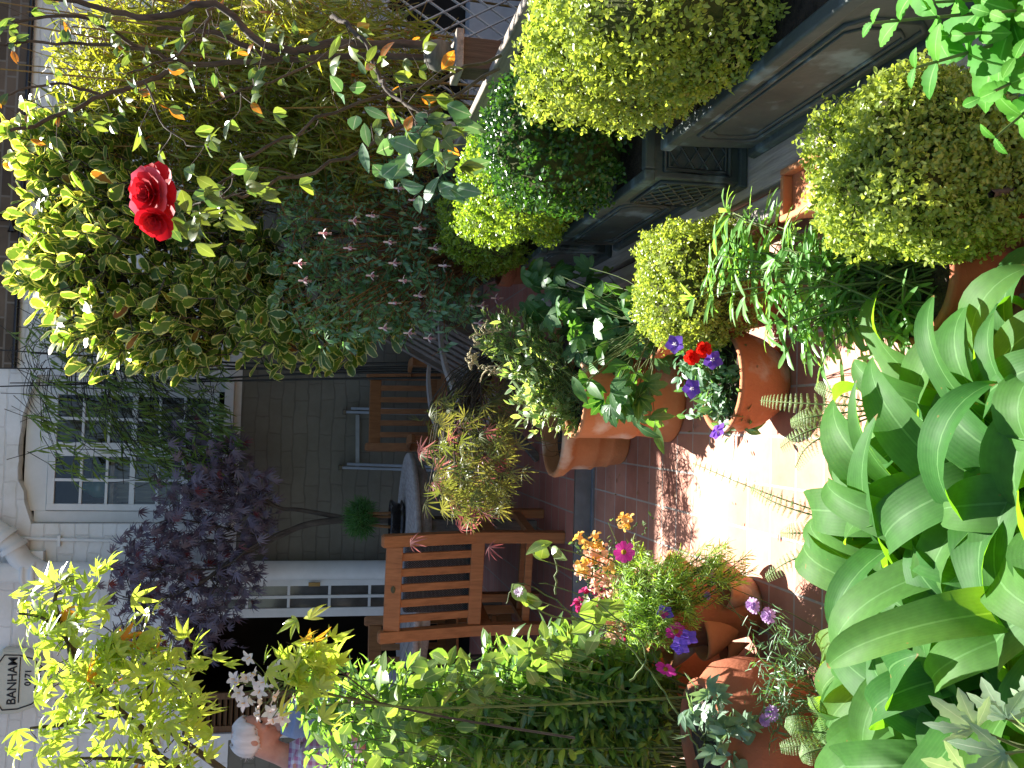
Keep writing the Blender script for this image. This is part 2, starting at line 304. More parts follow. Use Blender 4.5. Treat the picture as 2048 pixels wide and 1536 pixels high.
# ---- the house
def fx(u, v): return onY(float(u), float(v), FY)
def X(u, v=400): return float(fx(u, v)[0])
def Z(v, u=500): return float(fx(u, v)[2])
house = thing('house', 'white painted brick house wall with a casement window and an open doorway behind the patio', 'house', (0, FY, 0))
M_wall = brick('white painted brick', (.78, .78, .77), (.75, .75, .74), (.7, .695, .68), .27, .1, .006, off=.5, rough=.6, bump=.8, rot=(R(90), 0, 0), dirt=(.78, .75, .68), warp=.03)
wx0, wx1, wz0, wz1 = X(783, 200), X(488, 200), Z(452, 640), Z(38, 640); wx0, wx1 = wx1, wx0
dx0, dx1, dz1 = X(66, 500), X(306, 500), Z(362, 200)
EAVE = (FY-3.55)*SUN[2]/SUN[1]
xs = sorted([-7, 7, wx0, wx1, dx0, dx1]); zs = sorted([-.02, EAVE, wz0, wz1, dz1])
g = Geo()
def inhole(x, z): return (wx0 < x < wx1 and wz0 < z < wz1) or (dx0 < x < dx1 and z < dz1)
for i in range(len(xs)-1):
    for j in range(len(zs)-1):
        if inhole((xs[i]+xs[i+1])/2, (zs[j]+zs[j+1])/2): continue
        a, b, c, d = xs[i], xs[i+1], zs[j], zs[j+1]; g.add([[a, FY, c], [b, FY, c], [b, FY, d], [a, FY, d]], [[0, 1, 2, 3]], smooth=False)
# arched head of the window opening, with its reveal
ax = np.linspace(wx0, wx1, 15); az = wz1-.11*(np.abs((ax-(wx0+wx1)/2)/((wx1-wx0)/2))**2.2)+np.random.default_rng(2).normal(0, .006, 15)
for i in range(14):
    g.add([[ax[i], FY, az[i]], [ax[i+1], FY, az[i+1]], [ax[i+1], FY, wz1], [ax[i], FY, wz1]], [[0, 1, 2, 3]], smooth=False)
    g.add([[ax[i], FY, az[i]], [ax[i+1], FY, az[i+1]], [ax[i+1], FY+.1, az[i+1]], [ax[i], FY+.1, az[i]]], [[3, 2, 1, 0]], smooth=False)
for (a, b, c, d, dep) in ((wx0, wx1, wz0, wz1, .1), (dx0, dx1, -.02, dz1, .14)):
    for xx in (a, b): g.add([[xx, FY, c], [xx, FY+dep, c], [xx, FY+dep, d], [xx, FY, d]], [[0, 1, 2, 3]], smooth=False)
    g.add([[a, FY, d], [b, FY, d], [b, FY+dep, d], [a, FY+dep, d]], [[0, 1, 2, 3]], smooth=False)
g.add([[wx0, FY, wz0], [wx1, FY, wz0], [wx1, FY+.1, wz0], [wx0, FY+.1, wz0]], [[0, 1, 2, 3]], smooth=False)
box(g, (-7, FY+.3, -.02), (dx0-.05, FY+4, EAVE)); box(g, (dx1+.05, FY+.3, -.02), (7, FY+4, wz0-.1)); box(g, (-7, FY+.02, EAVE-.02), (7, FY+4, EAVE))
g.build('wall', M_wall, house)
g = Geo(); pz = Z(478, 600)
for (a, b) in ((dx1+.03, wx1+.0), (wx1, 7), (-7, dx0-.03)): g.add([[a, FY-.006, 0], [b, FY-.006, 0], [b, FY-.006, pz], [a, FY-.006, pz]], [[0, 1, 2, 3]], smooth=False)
g.build('shade_painted_plinth', brick('stone paint darkened for shade', (.19, .177, .14), (.178, .165, .13), (.155, .142, .112), .27, .1, .005, off=.5, rough=.6, bump=.8, rot=(R(90), 0, 0), dirt=(.72, .7, .64), warp=.03), house)  # lower wall: stone paint, its colour darkened to stand in for deep patio shade
g = Geo(); bx = X(800, 20); bz = Z(34, 1000); g.add([[bx, FY-.012, bz], [7, FY-.012, bz], [7, FY-.012, EAVE], [bx, FY-.012, EAVE]], [[0, 1, 2, 3]], smooth=False)
g.add([[bx, FY-.012, bz], [7, FY-.012, bz], [7, FY, bz], [bx, FY, bz]], [[3, 2, 1, 0]], smooth=False)
g.build('brick_band', brick('old stock brick', (.1, .075, .055), (.17, .125, .09), (.2, .17, .14), .23, .078, .009, rot=(R(90), 0, 0), dirt=(.6, .58, .55)), house)
# room behind window and door
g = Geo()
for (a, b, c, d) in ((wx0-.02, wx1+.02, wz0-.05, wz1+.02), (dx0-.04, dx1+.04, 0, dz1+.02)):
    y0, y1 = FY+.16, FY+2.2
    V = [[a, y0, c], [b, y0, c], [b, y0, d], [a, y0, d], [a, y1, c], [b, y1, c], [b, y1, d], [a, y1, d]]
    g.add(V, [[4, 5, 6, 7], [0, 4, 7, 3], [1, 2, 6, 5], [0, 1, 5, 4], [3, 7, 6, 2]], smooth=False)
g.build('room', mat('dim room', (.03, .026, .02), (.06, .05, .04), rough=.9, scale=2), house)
# window
m, n, l = newmat('window glass'); o = n.new('ShaderNodeOutputMaterial'); gl = n.new('ShaderNodeBsdfGlossy'); tp = n.new('ShaderNodeBsdfTransparent'); mx = n.new('ShaderNodeMixShader')
gl.inputs['Roughness'].default_value = .03; gl.inputs['Color'].default_value = (.9, .9, .9, 1); tp.inputs[0].default_value = (.8, .82, .8, 1); fr = n.new('ShaderNodeFresnel'); fr.inputs[0].default_value = 1.6
l.new(fr.outputs[0], mx.inputs[0]); l.new(tp.outputs[0], mx.inputs[1]); l.new(gl.outputs[0], mx.inputs[2]); l.new(mx.outputs[0], o.inputs[0]); M_glass = m
fx0, fx1 = X(513, 250), X(757, 250); ftop, fbot = Z(93, 640), Z(432, 640); yw = FY+.06
win = Geo(); box(win, (wx0+.003, yw+.02, wz0+.02), (fx0-.006, yw+.06, wz1-.1)); box(win, (fx1+.006, yw+.02, wz0+.02), (wx1-.003, yw+.06, wz1-.1)); box(win, (fx0-.006, yw+.02, ftop+.006), (fx1+.006, yw+.06, wz1-.02))
box(win, (wx0-.03, FY-.05, wz0-.05), (wx1+.03, yw+.03, wz0+.02)); wf = win.build('window', M_white, house, bevel=.004)
xm = (fx0+fx1)/2
for (a, b) in ((fx0, xm-.003), (xm+.003, fx1)):
    cg = Geo(); t = .05; box(cg, (a, yw, fbot), (a+t, yw+.04, ftop)); box(cg, (b-t, yw, fbot), (b, yw+.04, ftop)); box(cg, (a+t, yw+.001, ftop-t), (b-t, yw+.039, ftop)); box(cg, (a+t, yw+.001, fbot), (b-t, yw+.039, fbot+t*1.3))
    mxx = (a+b)/2; box(cg, (mxx-.011, yw+.004, fbot+t*1.3), (mxx+.011, yw+.034, ftop-t))
    for k in range(1, 6):
        zz = ftop-t-(ftop-fbot-2.3*t)*k/6; tt = .02 if k == 3 else .01
        box(cg, (a+t, yw+.006, zz-tt), (mxx-.011, yw+.032, zz+tt)); box(cg, (mxx+.011, yw+.006, zz-tt), (b-t, yw+.032, zz+tt))
    cg.build('casement', M_white, wf, bevel=.002)
g = Geo(); g.add([[fx0+.03, yw+.02, fbot], [fx1-.03, yw+.02, fbot], [fx1-.03, yw+.02, ftop], [fx0+.03, yw+.02, ftop]], [[0, 1, 2, 3]], smooth=False); g.build('pane', M_glass, wf)
g = Geo()
cx, cz = X(590, 300), 0
xx = np.linspace(fx0+.05, fx0+.42, 40); yy = yw+.22+.03*np.sin(np.arange(40)*1.3)
V = [[x, y, z] for z in (fbot-.05, Z(215, 560)) for x, y in zip(xx, yy)]; g.add(V, [[i, i+1, i+41, i+40] for i in range(39)])
xx = np.linspace(fx1-.4, fx1-.1, 30); yy = yw+.3+.03*np.sin(np.arange(30)*1.2); V = [[x, y, z] for z in (fbot-.05, ftop) for x, y in zip(xx, yy)]; g.add(V, [[i, i+1, i+31, i+30] for i in range(29)])
g.build('curtain', mat('curtain', (.2, .22, .2), (.32, .33, .3), rough=.9, scale=3), wf)
g = Geo(); lathe(g, (X(556, 180), yw+.22, Z(205, 556)), [(.02, 0), (.07, .02), (.09, .07), (.085, .12), (.05, .17), (.035, .2), (.045, .22)], k=24)
tag(g.build('vase', mat('teal glaze', (.03, .12, .12), (.07, .2, .2), rough=.15, spec=.6)), 'round teal vase standing inside the casement window', 'vase')
g = Geo(); box(g, (fx0-.05, yw+.1, Z(209, 556)-.03), (fx0+.6, yw+.4, Z(209, 556)-.001)); g.build('shelf', M_wood, wf)
# doorway: frame, glazed white side panel, brown shutter
g = Geo(); t = .06
box(g, (dx1-.02, FY-.01, 0.1), (dx1+.03, FY+.1, dz1+.05)); box(g, (dx0-.03, FY-.01, .1), (dx0+.02, FY+.1, dz1+.05)); box(g, (dx0+.02, FY-.008, dz1-.03), (dx1-.02, FY+.1, dz1+.05))
df = g.build('door_frame', M_white, house, bevel=.004)
sx0, sx1, sz1 = X(303, 500), X(378, 500), Z(395, 340)
g = Geo(); yb = FY-.05
box(g, (sx0, yb, .15), (sx0+.07, yb+.04, sz1)); box(g, (sx1-.05, yb, .15), (sx1, yb+.04, sz1)); box(g, (sx0+.07, yb+.001, sz1-.06), (sx1-.05, yb+.039, sz1)); box(g, (sx0+.07, yb+.001, .15), (sx1-.05, yb+.039, .8))
mid = (sx0+.07+sx1-.05)/2; box(g, (mid-.012, yb+.004, .8), (mid+.012, yb+.036, sz1-.06))
for k in range(1, 6):
    zz = sz1-.06-k*.315
    if zz > .85: box(g, (sx0+.07, yb+.006, zz-.011), (mid-.012, yb+.034, zz+.011)); box(g, (mid+.012, yb+.006, zz-.011), (sx1-.05, yb+.034, zz+.011))
dl = g.build('glazed_door', M_white, house, bevel=.003)
g = Geo(); g.add([[sx0+.05, yb+.02, .8], [sx1-.03, yb+.02, .8], [sx1-.03, yb+.02, sz1-.03], [sx0+.05, yb+.02, sz1-.03]], [[0, 1, 2, 3]], smooth=False); g.build('pane', mat('old glass', (.05, .05, .045), (.09, .09, .085), rough=.1, spec=.6), dl)
g = Geo(); hz = Z(625, 370); tube(g, [[sx1-.03, yb, hz], [sx1-.03, yb-.04, hz]], .008, cap=True); box(g, (sx1-.045, yb-.05, hz-.06), (sx1-.015, yb-.035, hz+.03)); g.build('handle', mat('brass', (.2, .12, .04), (.3, .2, .08), rough=.4, metal=.8), dl)
g = Geo(); a, b = X(66, 500), X(150, 500); box(g, (a+.02, FY+.02, .1), (a+.07, FY+.06, dz1-.05)); box(g, (b-.05, FY+.02, .1), (b, FY+.06, dz1-.05))
for k in range(60):
    zz = .2+k*.042
    if zz < dz1-.08: beam(g, (a+.07, FY+.04, zz), (b-.05, FY+.04, zz), .045, .008, up=(0, -.6, .8))
g.build('shutter', mat('brown stained wood', (.1, .05, .02), (.17, .09, .04), rough=.6, scale=8, stretch=(1, 1, 8)), house, bevel=.002)
# pipes
g = Geo(); px = X(396, 150)
tube(g, [[px, FY-.09, 0.1], [px, FY-.09, 2.2], [px, FY-.09, Z(20, 396)], [px, FY-.09, Z(-200, 396)]], .075, k=20)
lathe(g, (px, FY-.09, Z(84, 396)), [(.076, 0), (.1, .004), (.1, .035), (.09, .04), (.09, .07), (.1, .075), (.1, .1), (.076, .105)], k=24)
P = smooth_path([[X(500, 0), FY-.1, Z(-90, 500)], [X(490, 0), FY-.1, Z(-20, 490)], [X(455, 10), FY-.1, Z(28, 455)], [X(415, 30), FY-.095, Z(55, 415)], [px, FY-.09, Z(90, 396)]], 6); tube(g, P, .08, k=20)
for q in (10, 13): tube(g, P[q:q+2]+(P[q+1]-P[q])*np.array([[0], [.2]]), .1, k=20, cap=True)
box(g, (X(436, 80), FY-.07, Z(92, 430)), (X(404, 80), FY-.001, Z(62, 430)))
g.build('drainpipe', M_white, house)
g = Geo(); tube(g, [[X(460, 30), FY-.02, Z(22, 460)], [X(456, 200), FY-.02, Z(200, 456)], [X(450, 430), FY-.02, Z(435, 450)]], .013, k=10); box(g, (X(466, 120), FY-.035, Z(123, 456)), (X(444, 120), FY-.005, Z(117, 456)))
tube(g, smooth_path([[X(448, 430), FY-.012, Z(270, 448)], [X(330, 280), FY-.012, Z(272, 330)], [X(262, 280), FY-.012, Z(274, 262)], [X(240, 280), FY-.012, Z(278, 240)], [X(40, 320), FY-.012, Z(320, 40)]], 3), .01, k=8)
g.build('conduit', M_white, house)
g = Geo(); tube(g, [[X(1070, 30), FY-.05, Z(28, 1070)], [X(1098, 30), FY-.05, Z(28, 1098)], [X(1100, -40), FY-.05, Z(-60, 1100)]], .03, k=12); tube(g, [[bx, FY-.03, Z(36, 900)], [6, FY-.03, Z(36, 900)]], .02, k=8); g.build('cable_pipe', M_black, house)
# alarm box, with its lettering
def text(body, size, M, parent, mt, name='lettering', sx=1.0, bold=0.0):
    c = bpy.data.curves.new(name, 'FONT'); c.body = body; c.size = size; c.align_x = 'CENTER'; c.extrude = .002; c.offset = bold
    o = bpy.data.objects.new(name, c); sc.collection.objects.link(o); dg = bpy.context.evaluated_depsgraph_get(); me = bpy.data.meshes.new_from_object(o.evaluated_get(dg)); bpy.data.objects.remove(o)
    me.transform(Matrix.Diagonal((sx, 1, 1, 1))); me.transform(M); me.materials.clear(); me.materials.append(mt); q = bpy.data.objects.new(name, me); sc.collection.objects.link(q)
    q.parent = parent; me.transform(Matrix.Translation(-Vector(origin(parent)))); return q
ac = fx(180, 52); aw, ah = .25, .235
al = thing('alarm_box', 'cream shield shaped burglar alarm box lettered in black high on the white wall', 'alarm box', (ac[0], FY-.1, ac[2]))
def shield(s, y):
    pts = [(-.95, .62), (-.6, .86), (0, .95), (.6, .86), (.95, .62), (.93, .1), (.78, -.38), (.45, -.74), (0, -1), (-.45, -.74), (-.78, -.38), (-.93, .1)]
    return np.array([[ac[0]+p*aw*s, y, ac[2]+q*ah*s] for p, q in pts])
g = Geo(); A, B, C3 = shield(1, FY-.001), shield(1, FY-.08), shield(.92, FY-.1); k = 12; V = np.concatenate([A, B, C3]); g.add(V, [[i, (i+1) % k, k+(i+1) % k, k+i] for i in range(k)]+[[k+i, k+(i+1) % k, 2*k+(i+1) % k, 2*k+i] for i in range(k)], smooth=False); g.add(C3, [list(range(k))], smooth=False)
g.build('casing', mat('cream plastic', (.5, .49, .4), (.58, .57, .48), rough=.4), al, bevel=.004)
M_ink = mat('black ink', (.015, .015, .018), rough=.6)
g = Geo(); A = shield(.84, FY-.103); tube(g, list(A)+[A[0]], .005, k=4); g.build('outline', M_ink, al)
RX = Matrix.Rotation(R(90), 4, 'X')
text('BANHAM', .088, Matrix.Translation((ac[0]+.01, FY-.103, ac[2]+.035)) @ RX, al, M_ink, sx=.95, bold=.001)
text('0171', .06, Matrix.Translation((ac[0]+.03, FY-.103, ac[2]-.062)) @ RX, al, M_ink, bold=.001)
text('627 1414', .06, Matrix.Translation((ac[0]+.03, FY-.103, ac[2]-.13)) @ RX, al, M_ink, bold=.001)
g = Geo(); box(g, (ac[0]-.15, FY-.106, ac[2]+.012), (ac[0]+.18, FY-.101, ac[2]+.018)); g.build('underline', M_ink, al)

# ---- neighbour's side beyond the fence
nb = thing('outbuilding', 'pale grey outbuilding with dark openings beyond the fence', 'outbuilding', (2.6, 5.9, 0))
g = Geo(); box(g, (1.75, 5.9, 0), (5, 6.1, .5)); box(g, (1.75, 5.9, .5), (1.95, 6.1, 1.05)); box(g, (2.42, 5.9, .5), (2.6, 6.1, 1.05)); box(g, (1.75, 5.9, 1.05), (5, 6.1, 2.15)); g.build('wall', mat('grey render', (.5, .5, .52), (.6, .6, .62), rough=.8), nb)
g = Geo(); box(g, (1.76, 6.1, .3), (5, 6.6, 1.5)); g.build('opening', M_dark, nb)
lt = thing('lattice_panel', 'white diamond lattice panel standing behind the fence post with the ball finial', 'trellis', (2.4, 5.2, 0))
g = Geo(); lx0, lx1, lz0, lz1 = 1.75, 3.3, .2, 1.25
for k in range(-14, 24):
    for s in (1, -1):
        x0 = lx0+k*.11; pts = []
        for z in (lz0, lz1):
            pts.append((x0+s*(z-lz0)*.6, z))
        (xa, za), (xb, zb) = pts
        if max(xa, xb) < lx0 or min(xa, xb) > lx1: continue
        def clip(xa, za, xb, zb, xl, keep):
            return xa, za, xb, zb
        t0, t1 = 0, 1; dx = xb-xa
        for lim, sg in ((lx0, 1), (lx1, -1)):
            f0 = sg*(xa-lim); f1 = sg*(xb-lim)
            if f0 < 0 and f1 < 0: t0, t1 = 1, 0; break
            if f0 < 0: t0 = max(t0, f0/(f0-f1))
            if f1 < 0: t1 = min(t1, f0/(f0-f1))
        if t1-t0 < .05: continue
        beam(g, (xa+dx*t0, 5.2+.006*s, za+(zb-za)*t0), (xa+dx*t1, 5.2+.006*s, za+(zb-za)*t1), .006, .022, up=(0, -1, 0))
g.build('slats', M_white, lt)
g = Geo(); box(g, (lx0-.04, 5.17, 0), (lx0, 5.23, lz1+.04)); box(g, (lx1, 5.17, 0), (lx1+.04, 5.23, lz1+.04)); box(g, (lx0, 5.172, lz1), (lx1, 5.228, lz1+.04)); box(g, (lx0, 5.172, lz0-.04), (lx1, 5.228, lz0)); g.build('frame', M_white, lt)

# ---- fence along the right
fence = thing('fence', 'weathered picket fence with a sloping grey top rail behind the lead planters', 'fence', (1.25, 3.2, 0))
g = Geo(); XF = 1.25
rp = onY(1430., 975., 3.05)
box(g, (XF-.035, 1.2, .775), (XF, 5.25, .835)); box(g, (XF-.03, 1.2, .25), (XF, 5.25, .31)); g.build('rail', M_rail, fence, bevel=.004)
for y in np.arange(1.3, 5.2, .16): 
    g = Geo(); hh = .87 if y > 4 else .80; box(g, (XF+.003, y, 0), (XF+.022, y+.085, hh)); g.build('picket', M_fence, fence, bevel=.002)
for k, y in enumerate((3.08, 5.1)):
    g = Geo(); box(g, (XF-.012, y, 0), (XF+.1, y+.11, .93)); po = g.build('post', M_fence, fence, bevel=.004)
    g = Geo(); box(g, (XF-.032, y-.02, .93), (XF+.12, y+.13, .958)); g.build('cap', M_rail, po, bevel=.004)
    g = Geo(); lathe(g, (XF+.044, y+.055, .958), [(.0, 0), (.03, 0), (.03, .008), (.045, .02), (.055, .045), (.055, .06), (.047, .085), (.03, .1), (.0, .106)], k=28); g.build('ball_finial', mat('grey green ball', (.07, .065, .045), (.15, .14, .11), rough=.8, scale=12, stretch=(1, 1, 5)), po)

# ---- planks and planters
g = Geo()
box(g, (.69, 1.1, .105), (1.15, 5.0, .15)); pl = thing('plank_bench', 'low bench of two long weathered planks under the lead planters', 'bench', (.8, 3, 0)); g.build('plank', M_wood, pl, bevel=.005)
g = Geo(); box(g, (.6, 1.1, .1), (.668, 4.95, .15)); g.build('plank', M_wood, pl, bevel=.006)
for y in (1.3, 2.1, 2.95, 3.75, 4.6): g = Geo(); box(g, (.72, y, 0), (1.1, y+.08, .103)); box(g, (.62, y+.01, .03), (.721, y+.07, .099)); g.build('support', M_fence, pl, bevel=.003)
def planter(name, label, x0, x1, y0, y1, z1, style, z0=.151):
    t = thing(name, label, 'planter', ((x0+x1)/2, (y0+y1)/2, z0), 'lead planters on the plank bench')
    g = Geo(); box(g, (x0+.012, y0+.012, z0), (x1-.012, y1-.012, z1-.03), taper=.012 if style != 'diamond' else .004); box(g, (x0+.004, y0+.004, z0), (x1-.004, y1-.004, z0+.025), taper=-.004); g.build('trough', M_lead, t, bevel=.006)
    g = Geo(); w_ = .035
    box(g, (x0, y0, z1-.035), (x0+w_, y1, z1)); box(g, (x1-w_, y0, z1-.035), (x1, y1, z1)); box(g, (x0+w_, y0, z1-.034), (x1-w_, y0+w_, z1-.001)); box(g, (x0+w_, y1-w_, z1-.034), (x1-w_, y1, z1-.001)); g.build('rim', M_lead, t, bevel=.006)
    g = Geo(); box(g, (x0+w_, y0+w_, z1-.029), (x1-w_, y1-w_, z1-.012)); g.build('soil', M_soil, t)
    g = Geo()
    def fr(pts, r=.006): tube(g, list(pts)+[pts[0]], r, k=6)
    for face in ('l', 'n'):
        if face == 'l': fn = lambda a, z: (x0+.010+(.012*(1-(z-z0)/(z1-z0)) if style != 'diamond' else 0), y0+a*(y1-y0), z)
        else: fn = lambda a, z: (x0+a*(x1-x0), y0+.010+(.012*(1-(z-z0)/(z1-z0)) if style != 'diamond' else 0), z)
        a0, a1, c, d = (.1, .9, z0+.055, z1-.065); h = d-c
        if style == 'diamond':
            fr([fn(a0, c), fn(a1, c), fn(a1, d), fn(a0, d)], .007); fr([fn(a0+.04, c+.012), fn(a1-.04, c+.012), fn(a1-.04, d-.012), fn(a0+.04, d-.012)], .004)
            for k in range(-4, 5):
                for s in (1, -1):
                    q0 = (.5+k*.2-s*.4, 0); pts = []
                    for tt in np.linspace(0, 1, 30):
                        aa = q0[0]+s*tt*.8
                        if a0+.04 <= aa <= a1-.04: pts.append(fn(aa, c+.012+tt*(h-.024)))
                    if len(pts) > 2: tube(g, pts, .0035, k=5)
        else:
            aspect = .03/(y1-y0 if face == 'l' else x1-x0)
            fr([fn(a0+aspect, c), fn(a1-aspect, c), fn(a1, c+.03), fn(a1, d-.03), fn(a1-aspect, d), fn(a0+aspect, d), fn(a0, d-.03), fn(a0, c+.03)], .007)
            fr([fn(a0+.04+aspect, c+.02), fn(a1-.04-aspect, c+.02), fn(a1-.04, c+.05), fn(a1-.04, d-.05), fn(a1-.04-aspect, d-.02), fn(a0+.04+aspect, d-.02), fn(a0+.04, d-.05), fn(a0+.04, c+.05)], .004)
    g.build('moulding', M_lead, t); return t
# x of front face, y extent, top
P1 = planter('lead_planter', 'long lead planter nearest the camera at the upper right corner',   .79, 1.17, 1.45, 2.42, .445, 'arch')
P2 = planter('lead_planter', 'square lead planter with a raised diamond lattice panel', .715, 1.05, 2.46, 2.79, .475, 'diamond')
P3 = planter('lead_planter', 'long lead planter just behind the diamond panelled planter', .745, 1.1, 2.83, 3.68, .45, 'arch')
P4 = planter('lead_planter', 'small lead planter at the far end of the row beside the brown clay pot', .735, 1.08, 3.76, 4.16, .475, 'arch')
# ================================================================== FURNITURE
def local_thing(name, label, cat, loc, rz=0, group=None):
    t = thing(name, label, cat, loc, group, rz); LOCAL.add(t.name); return t
def chair(label, loc, rz, arms=False, wd=.52, H=.95, sh=.43, badge=True, group='teak garden chairs round the table'):
    t = local_thing('garden_chair', label, 'chair', loc, rz, group); a = wd/2
    lean = .09
    def yb(z): return -lean*max(0, (z-sh))/(H-sh)+.02*(1-z/H)*-1
    for s in (-1, 1):
        g = Geo(); zs_ = np.linspace(0, H, 9); sec = .0325
        for i in range(8):
            z0, z1 = zs_[i], zs_[i+1]; y0, y1 = yb(z0), yb(z1); w2, d2 = .03, .024
            V = [[s*a+sx*w2, yy+sy*d2, zz] for yy, zz in ((y0, z0), (y1, z1)) for sx, sy in ((-1, -1), (1, -1), (1, 1), (-1, 1))]
            fs = [[0, 1, 5, 4], [1, 2, 6, 5], [2, 3, 7, 6], [3, 0, 4, 7]]
            if i == 0: fs.append([3, 2, 1, 0])
            g.add(V, fs, smooth=False)
        y1 = yb(H); V = [[s*a+sx*.03, y1+sy*.024, H] for sx, sy in ((-1, -1), (1, -1), (1, 1), (-1, 1))]+[[s*a+sx*.022, y1+sy*.016, H+.014] for sx, sy in ((-1, -1), (1, -1), (1, 1), (-1, 1))]
        g.add(V, [[0, 1, 5, 4], [1, 2, 6, 5], [2, 3, 7, 6], [3, 0, 4, 7], [4, 5, 6, 7]], smooth=False)
        g.build('rear_post', M_teak, t, bevel=.003)
        g = Geo(); box(g, (s*a-.025, .44, 0), (s*a+.025, .49, .66 if arms else sh-.005)); g.build('leg', M_teak, t, bevel=.004)
        g = Geo(); box(g, (s*a-.014, .03, .14), (s*a+.014, .435, .185)); g.build('stretcher', M_teak, t, bevel=.003)
        g = Geo(); box(g, (s*a-.016, .026, sh-.075), (s*a+.016, .438, sh-.012)); g.build('seat_rail', M_teak, t, bevel=.003)
        if arms:
            g = Geo(); pts = smooth_path([[s*a, -.03, .64], [s*a, .1, .66], [s*a, .3, .675], [s*a, .45, .68], [s*a, .53, .665]], 4)
            for i in range(len(pts)-1): beam(g, pts[i], pts[i+1], .06, .028)
            g.build('arm', M_teak, t, bevel=.004)
    g = Geo(); box(g, (-a+.03, .012, .155), (a-.03, .036, .195)); box(g, (-a+.015, .22, .148), (a-.015, .25, .178)); g.build('cross_rail', M_teak, t, bevel=.003)
    g = Geo(); y = yb(H-.05); beam(g, (-a+.03, y, H-.055), (a-.03, y, H-.055), .03, .085, up=(0, .1, 1)); tr = g.build('top_rail', M_teak, t, bevel=.005)
    if badge:
        g = Geo(); lathe(g, (0, 0, 0), [(0, .003), (.016, .003), (.019, 0)], k=20); o = g
        V = o.v[0]; o.v[0] = np.stack([V[:, 0]+0, y-.0165-V[:, 2], H-.055+V[:, 1]*.62], -1)+np.array([0, 0, 0]); o.build('badge', mat('dark plaque', (.04, .045, .02), (.07, .07, .03), rough=.5), tr)
    g = Geo(); yl = yb(sh+.03); beam(g, (-a+.03, yl, sh+.03), (a-.03, yl, sh+.03), .028, .07); g.build('lower_rail', M_teak, t, bevel=.004)
    zt, zb = H-.096, sh+.064
    for k in range(5):
        x = (-2+k)*(wd-.08)/5.2; g = Geo(); beam(g, (x, yb(zb), zb), (x, yb(zt), zt), .04, .014, up=(0, 1, .1)); g.build('back_slat', M_teak, t, bevel=.002)
    g = Geo()
    for k in range(8): box(g, (-a-.01, .035+k*.058, sh), (a+.01, .035+k*.058+.048, sh+.016))
    g.build('seat', M_teak, t, bevel=.002); return t
rr_ = on(446., 1129., .1); rl_ = on(287., 1112., .1)
yaw1 = math.atan2(rl_[1]-rr_[1], rl_[0]-rr_[0])+math.pi
c1 = (rr_+rl_)/2
chair('teak garden chair nearest the camera, seen from behind, oval plaque on its top rail', (c1[0]+.02, c1[1], .1), R(-9), wd=.5)
p = at(215, 850, 5.75); chair('teak garden chair beside the open doorway, partly behind the nearest chair back', (p[0], 5.85, .1), R(180+18), wd=.5)
p = onY(716., 800., 6.45); chair('teak armchair against the far wall beyond the round table', (p[0], 6.75, .1), R(180+8), arms=True, wd=.54)
# woven cushion standing on the near chair seat
cu = local_thing('cushion', 'dark grey woven cushion propped behind the back slats of the nearest chair', 'cushion', (c1[0]+.03, c1[1], .1), R(-9)); g = Geo(); box(g, (-.19, .035, .452), (.19, .11, .83)); cu_o = g.build('cover', brick('woven rattan', (.2, .2, .2), (.14, .14, .145), (.02, .02, .02),   .011, .007, .0014, rot=(R(90), 0, 0), bump=1), cu, bevel=.02)
# round table
tc = np.array([-.95, 5.78]); TZ = .835
tb = local_thing('table', 'round silvered slatted garden table in the middle of the patio', 'table', (tc[0], tc[1], .1)); g = Geo(); RT = .74; tz = TZ-.1
n_s = 17; ws = 2*(RT-.05)/n_s
for k in range(n_s):
    xa = -(RT-.05)+k*ws+.004; xb = xa+ws-.008; pts = []
    for x in np.linspace(xa, xb, 4):
        h = math.sqrt(max((RT-.055)**2-x*x, .002)); pts.append((x, h))
    poly = [(x, -h) for x, h in pts]+[(x, h) for x, h in pts[::-1]]; m_ = len(poly)
    V = [[x, y, tz-.022] for x, y in poly]+[[x, y, tz] for x, y in poly]; g.add(V, [list(range(m_))[::-1], list(range(m_, 2*m_))]+[[i, (i+1) % m_, m_+(i+1) % m_, m_+i] for i in range(m_)], smooth=False)
for v_ in g.v: v_[:, :2] = v_[:, :2]@np.array([[math.cos(.5), math.sin(.5)], [-math.sin(.5), math.cos(.5)]])
g.build('tabletop', M_grey, tb, bevel=.002)
g = Geo(); lathe(g, (0, 0, 0), [(RT-.055, tz-.03), (RT, tz-.03), (RT, tz-.004), (RT-.006, tz+.002), (RT-.05, tz+.002), (RT-.055, tz-.002), (RT-.055, tz-.03)], k=72); lathe(g, (0, 0, 0), [(RT-.1, tz-.1), (RT-.075, tz-.1), (RT-.075, tz-.031), (RT-.1, tz-.031), (RT-.1, tz-.1)], k=48); g.build('rim', M_grey, tb)
for k in range(4):
    an = .6+k*math.pi/2; x, y = (RT-.14)*math.cos(an), (RT-.14)*math.sin(an); g = Geo(); box(g, (x-.03, y-.03, 0), (x+.03, y+.03, tz-.032)); g.build('leg', M_dgrey, tb, bevel=.005)
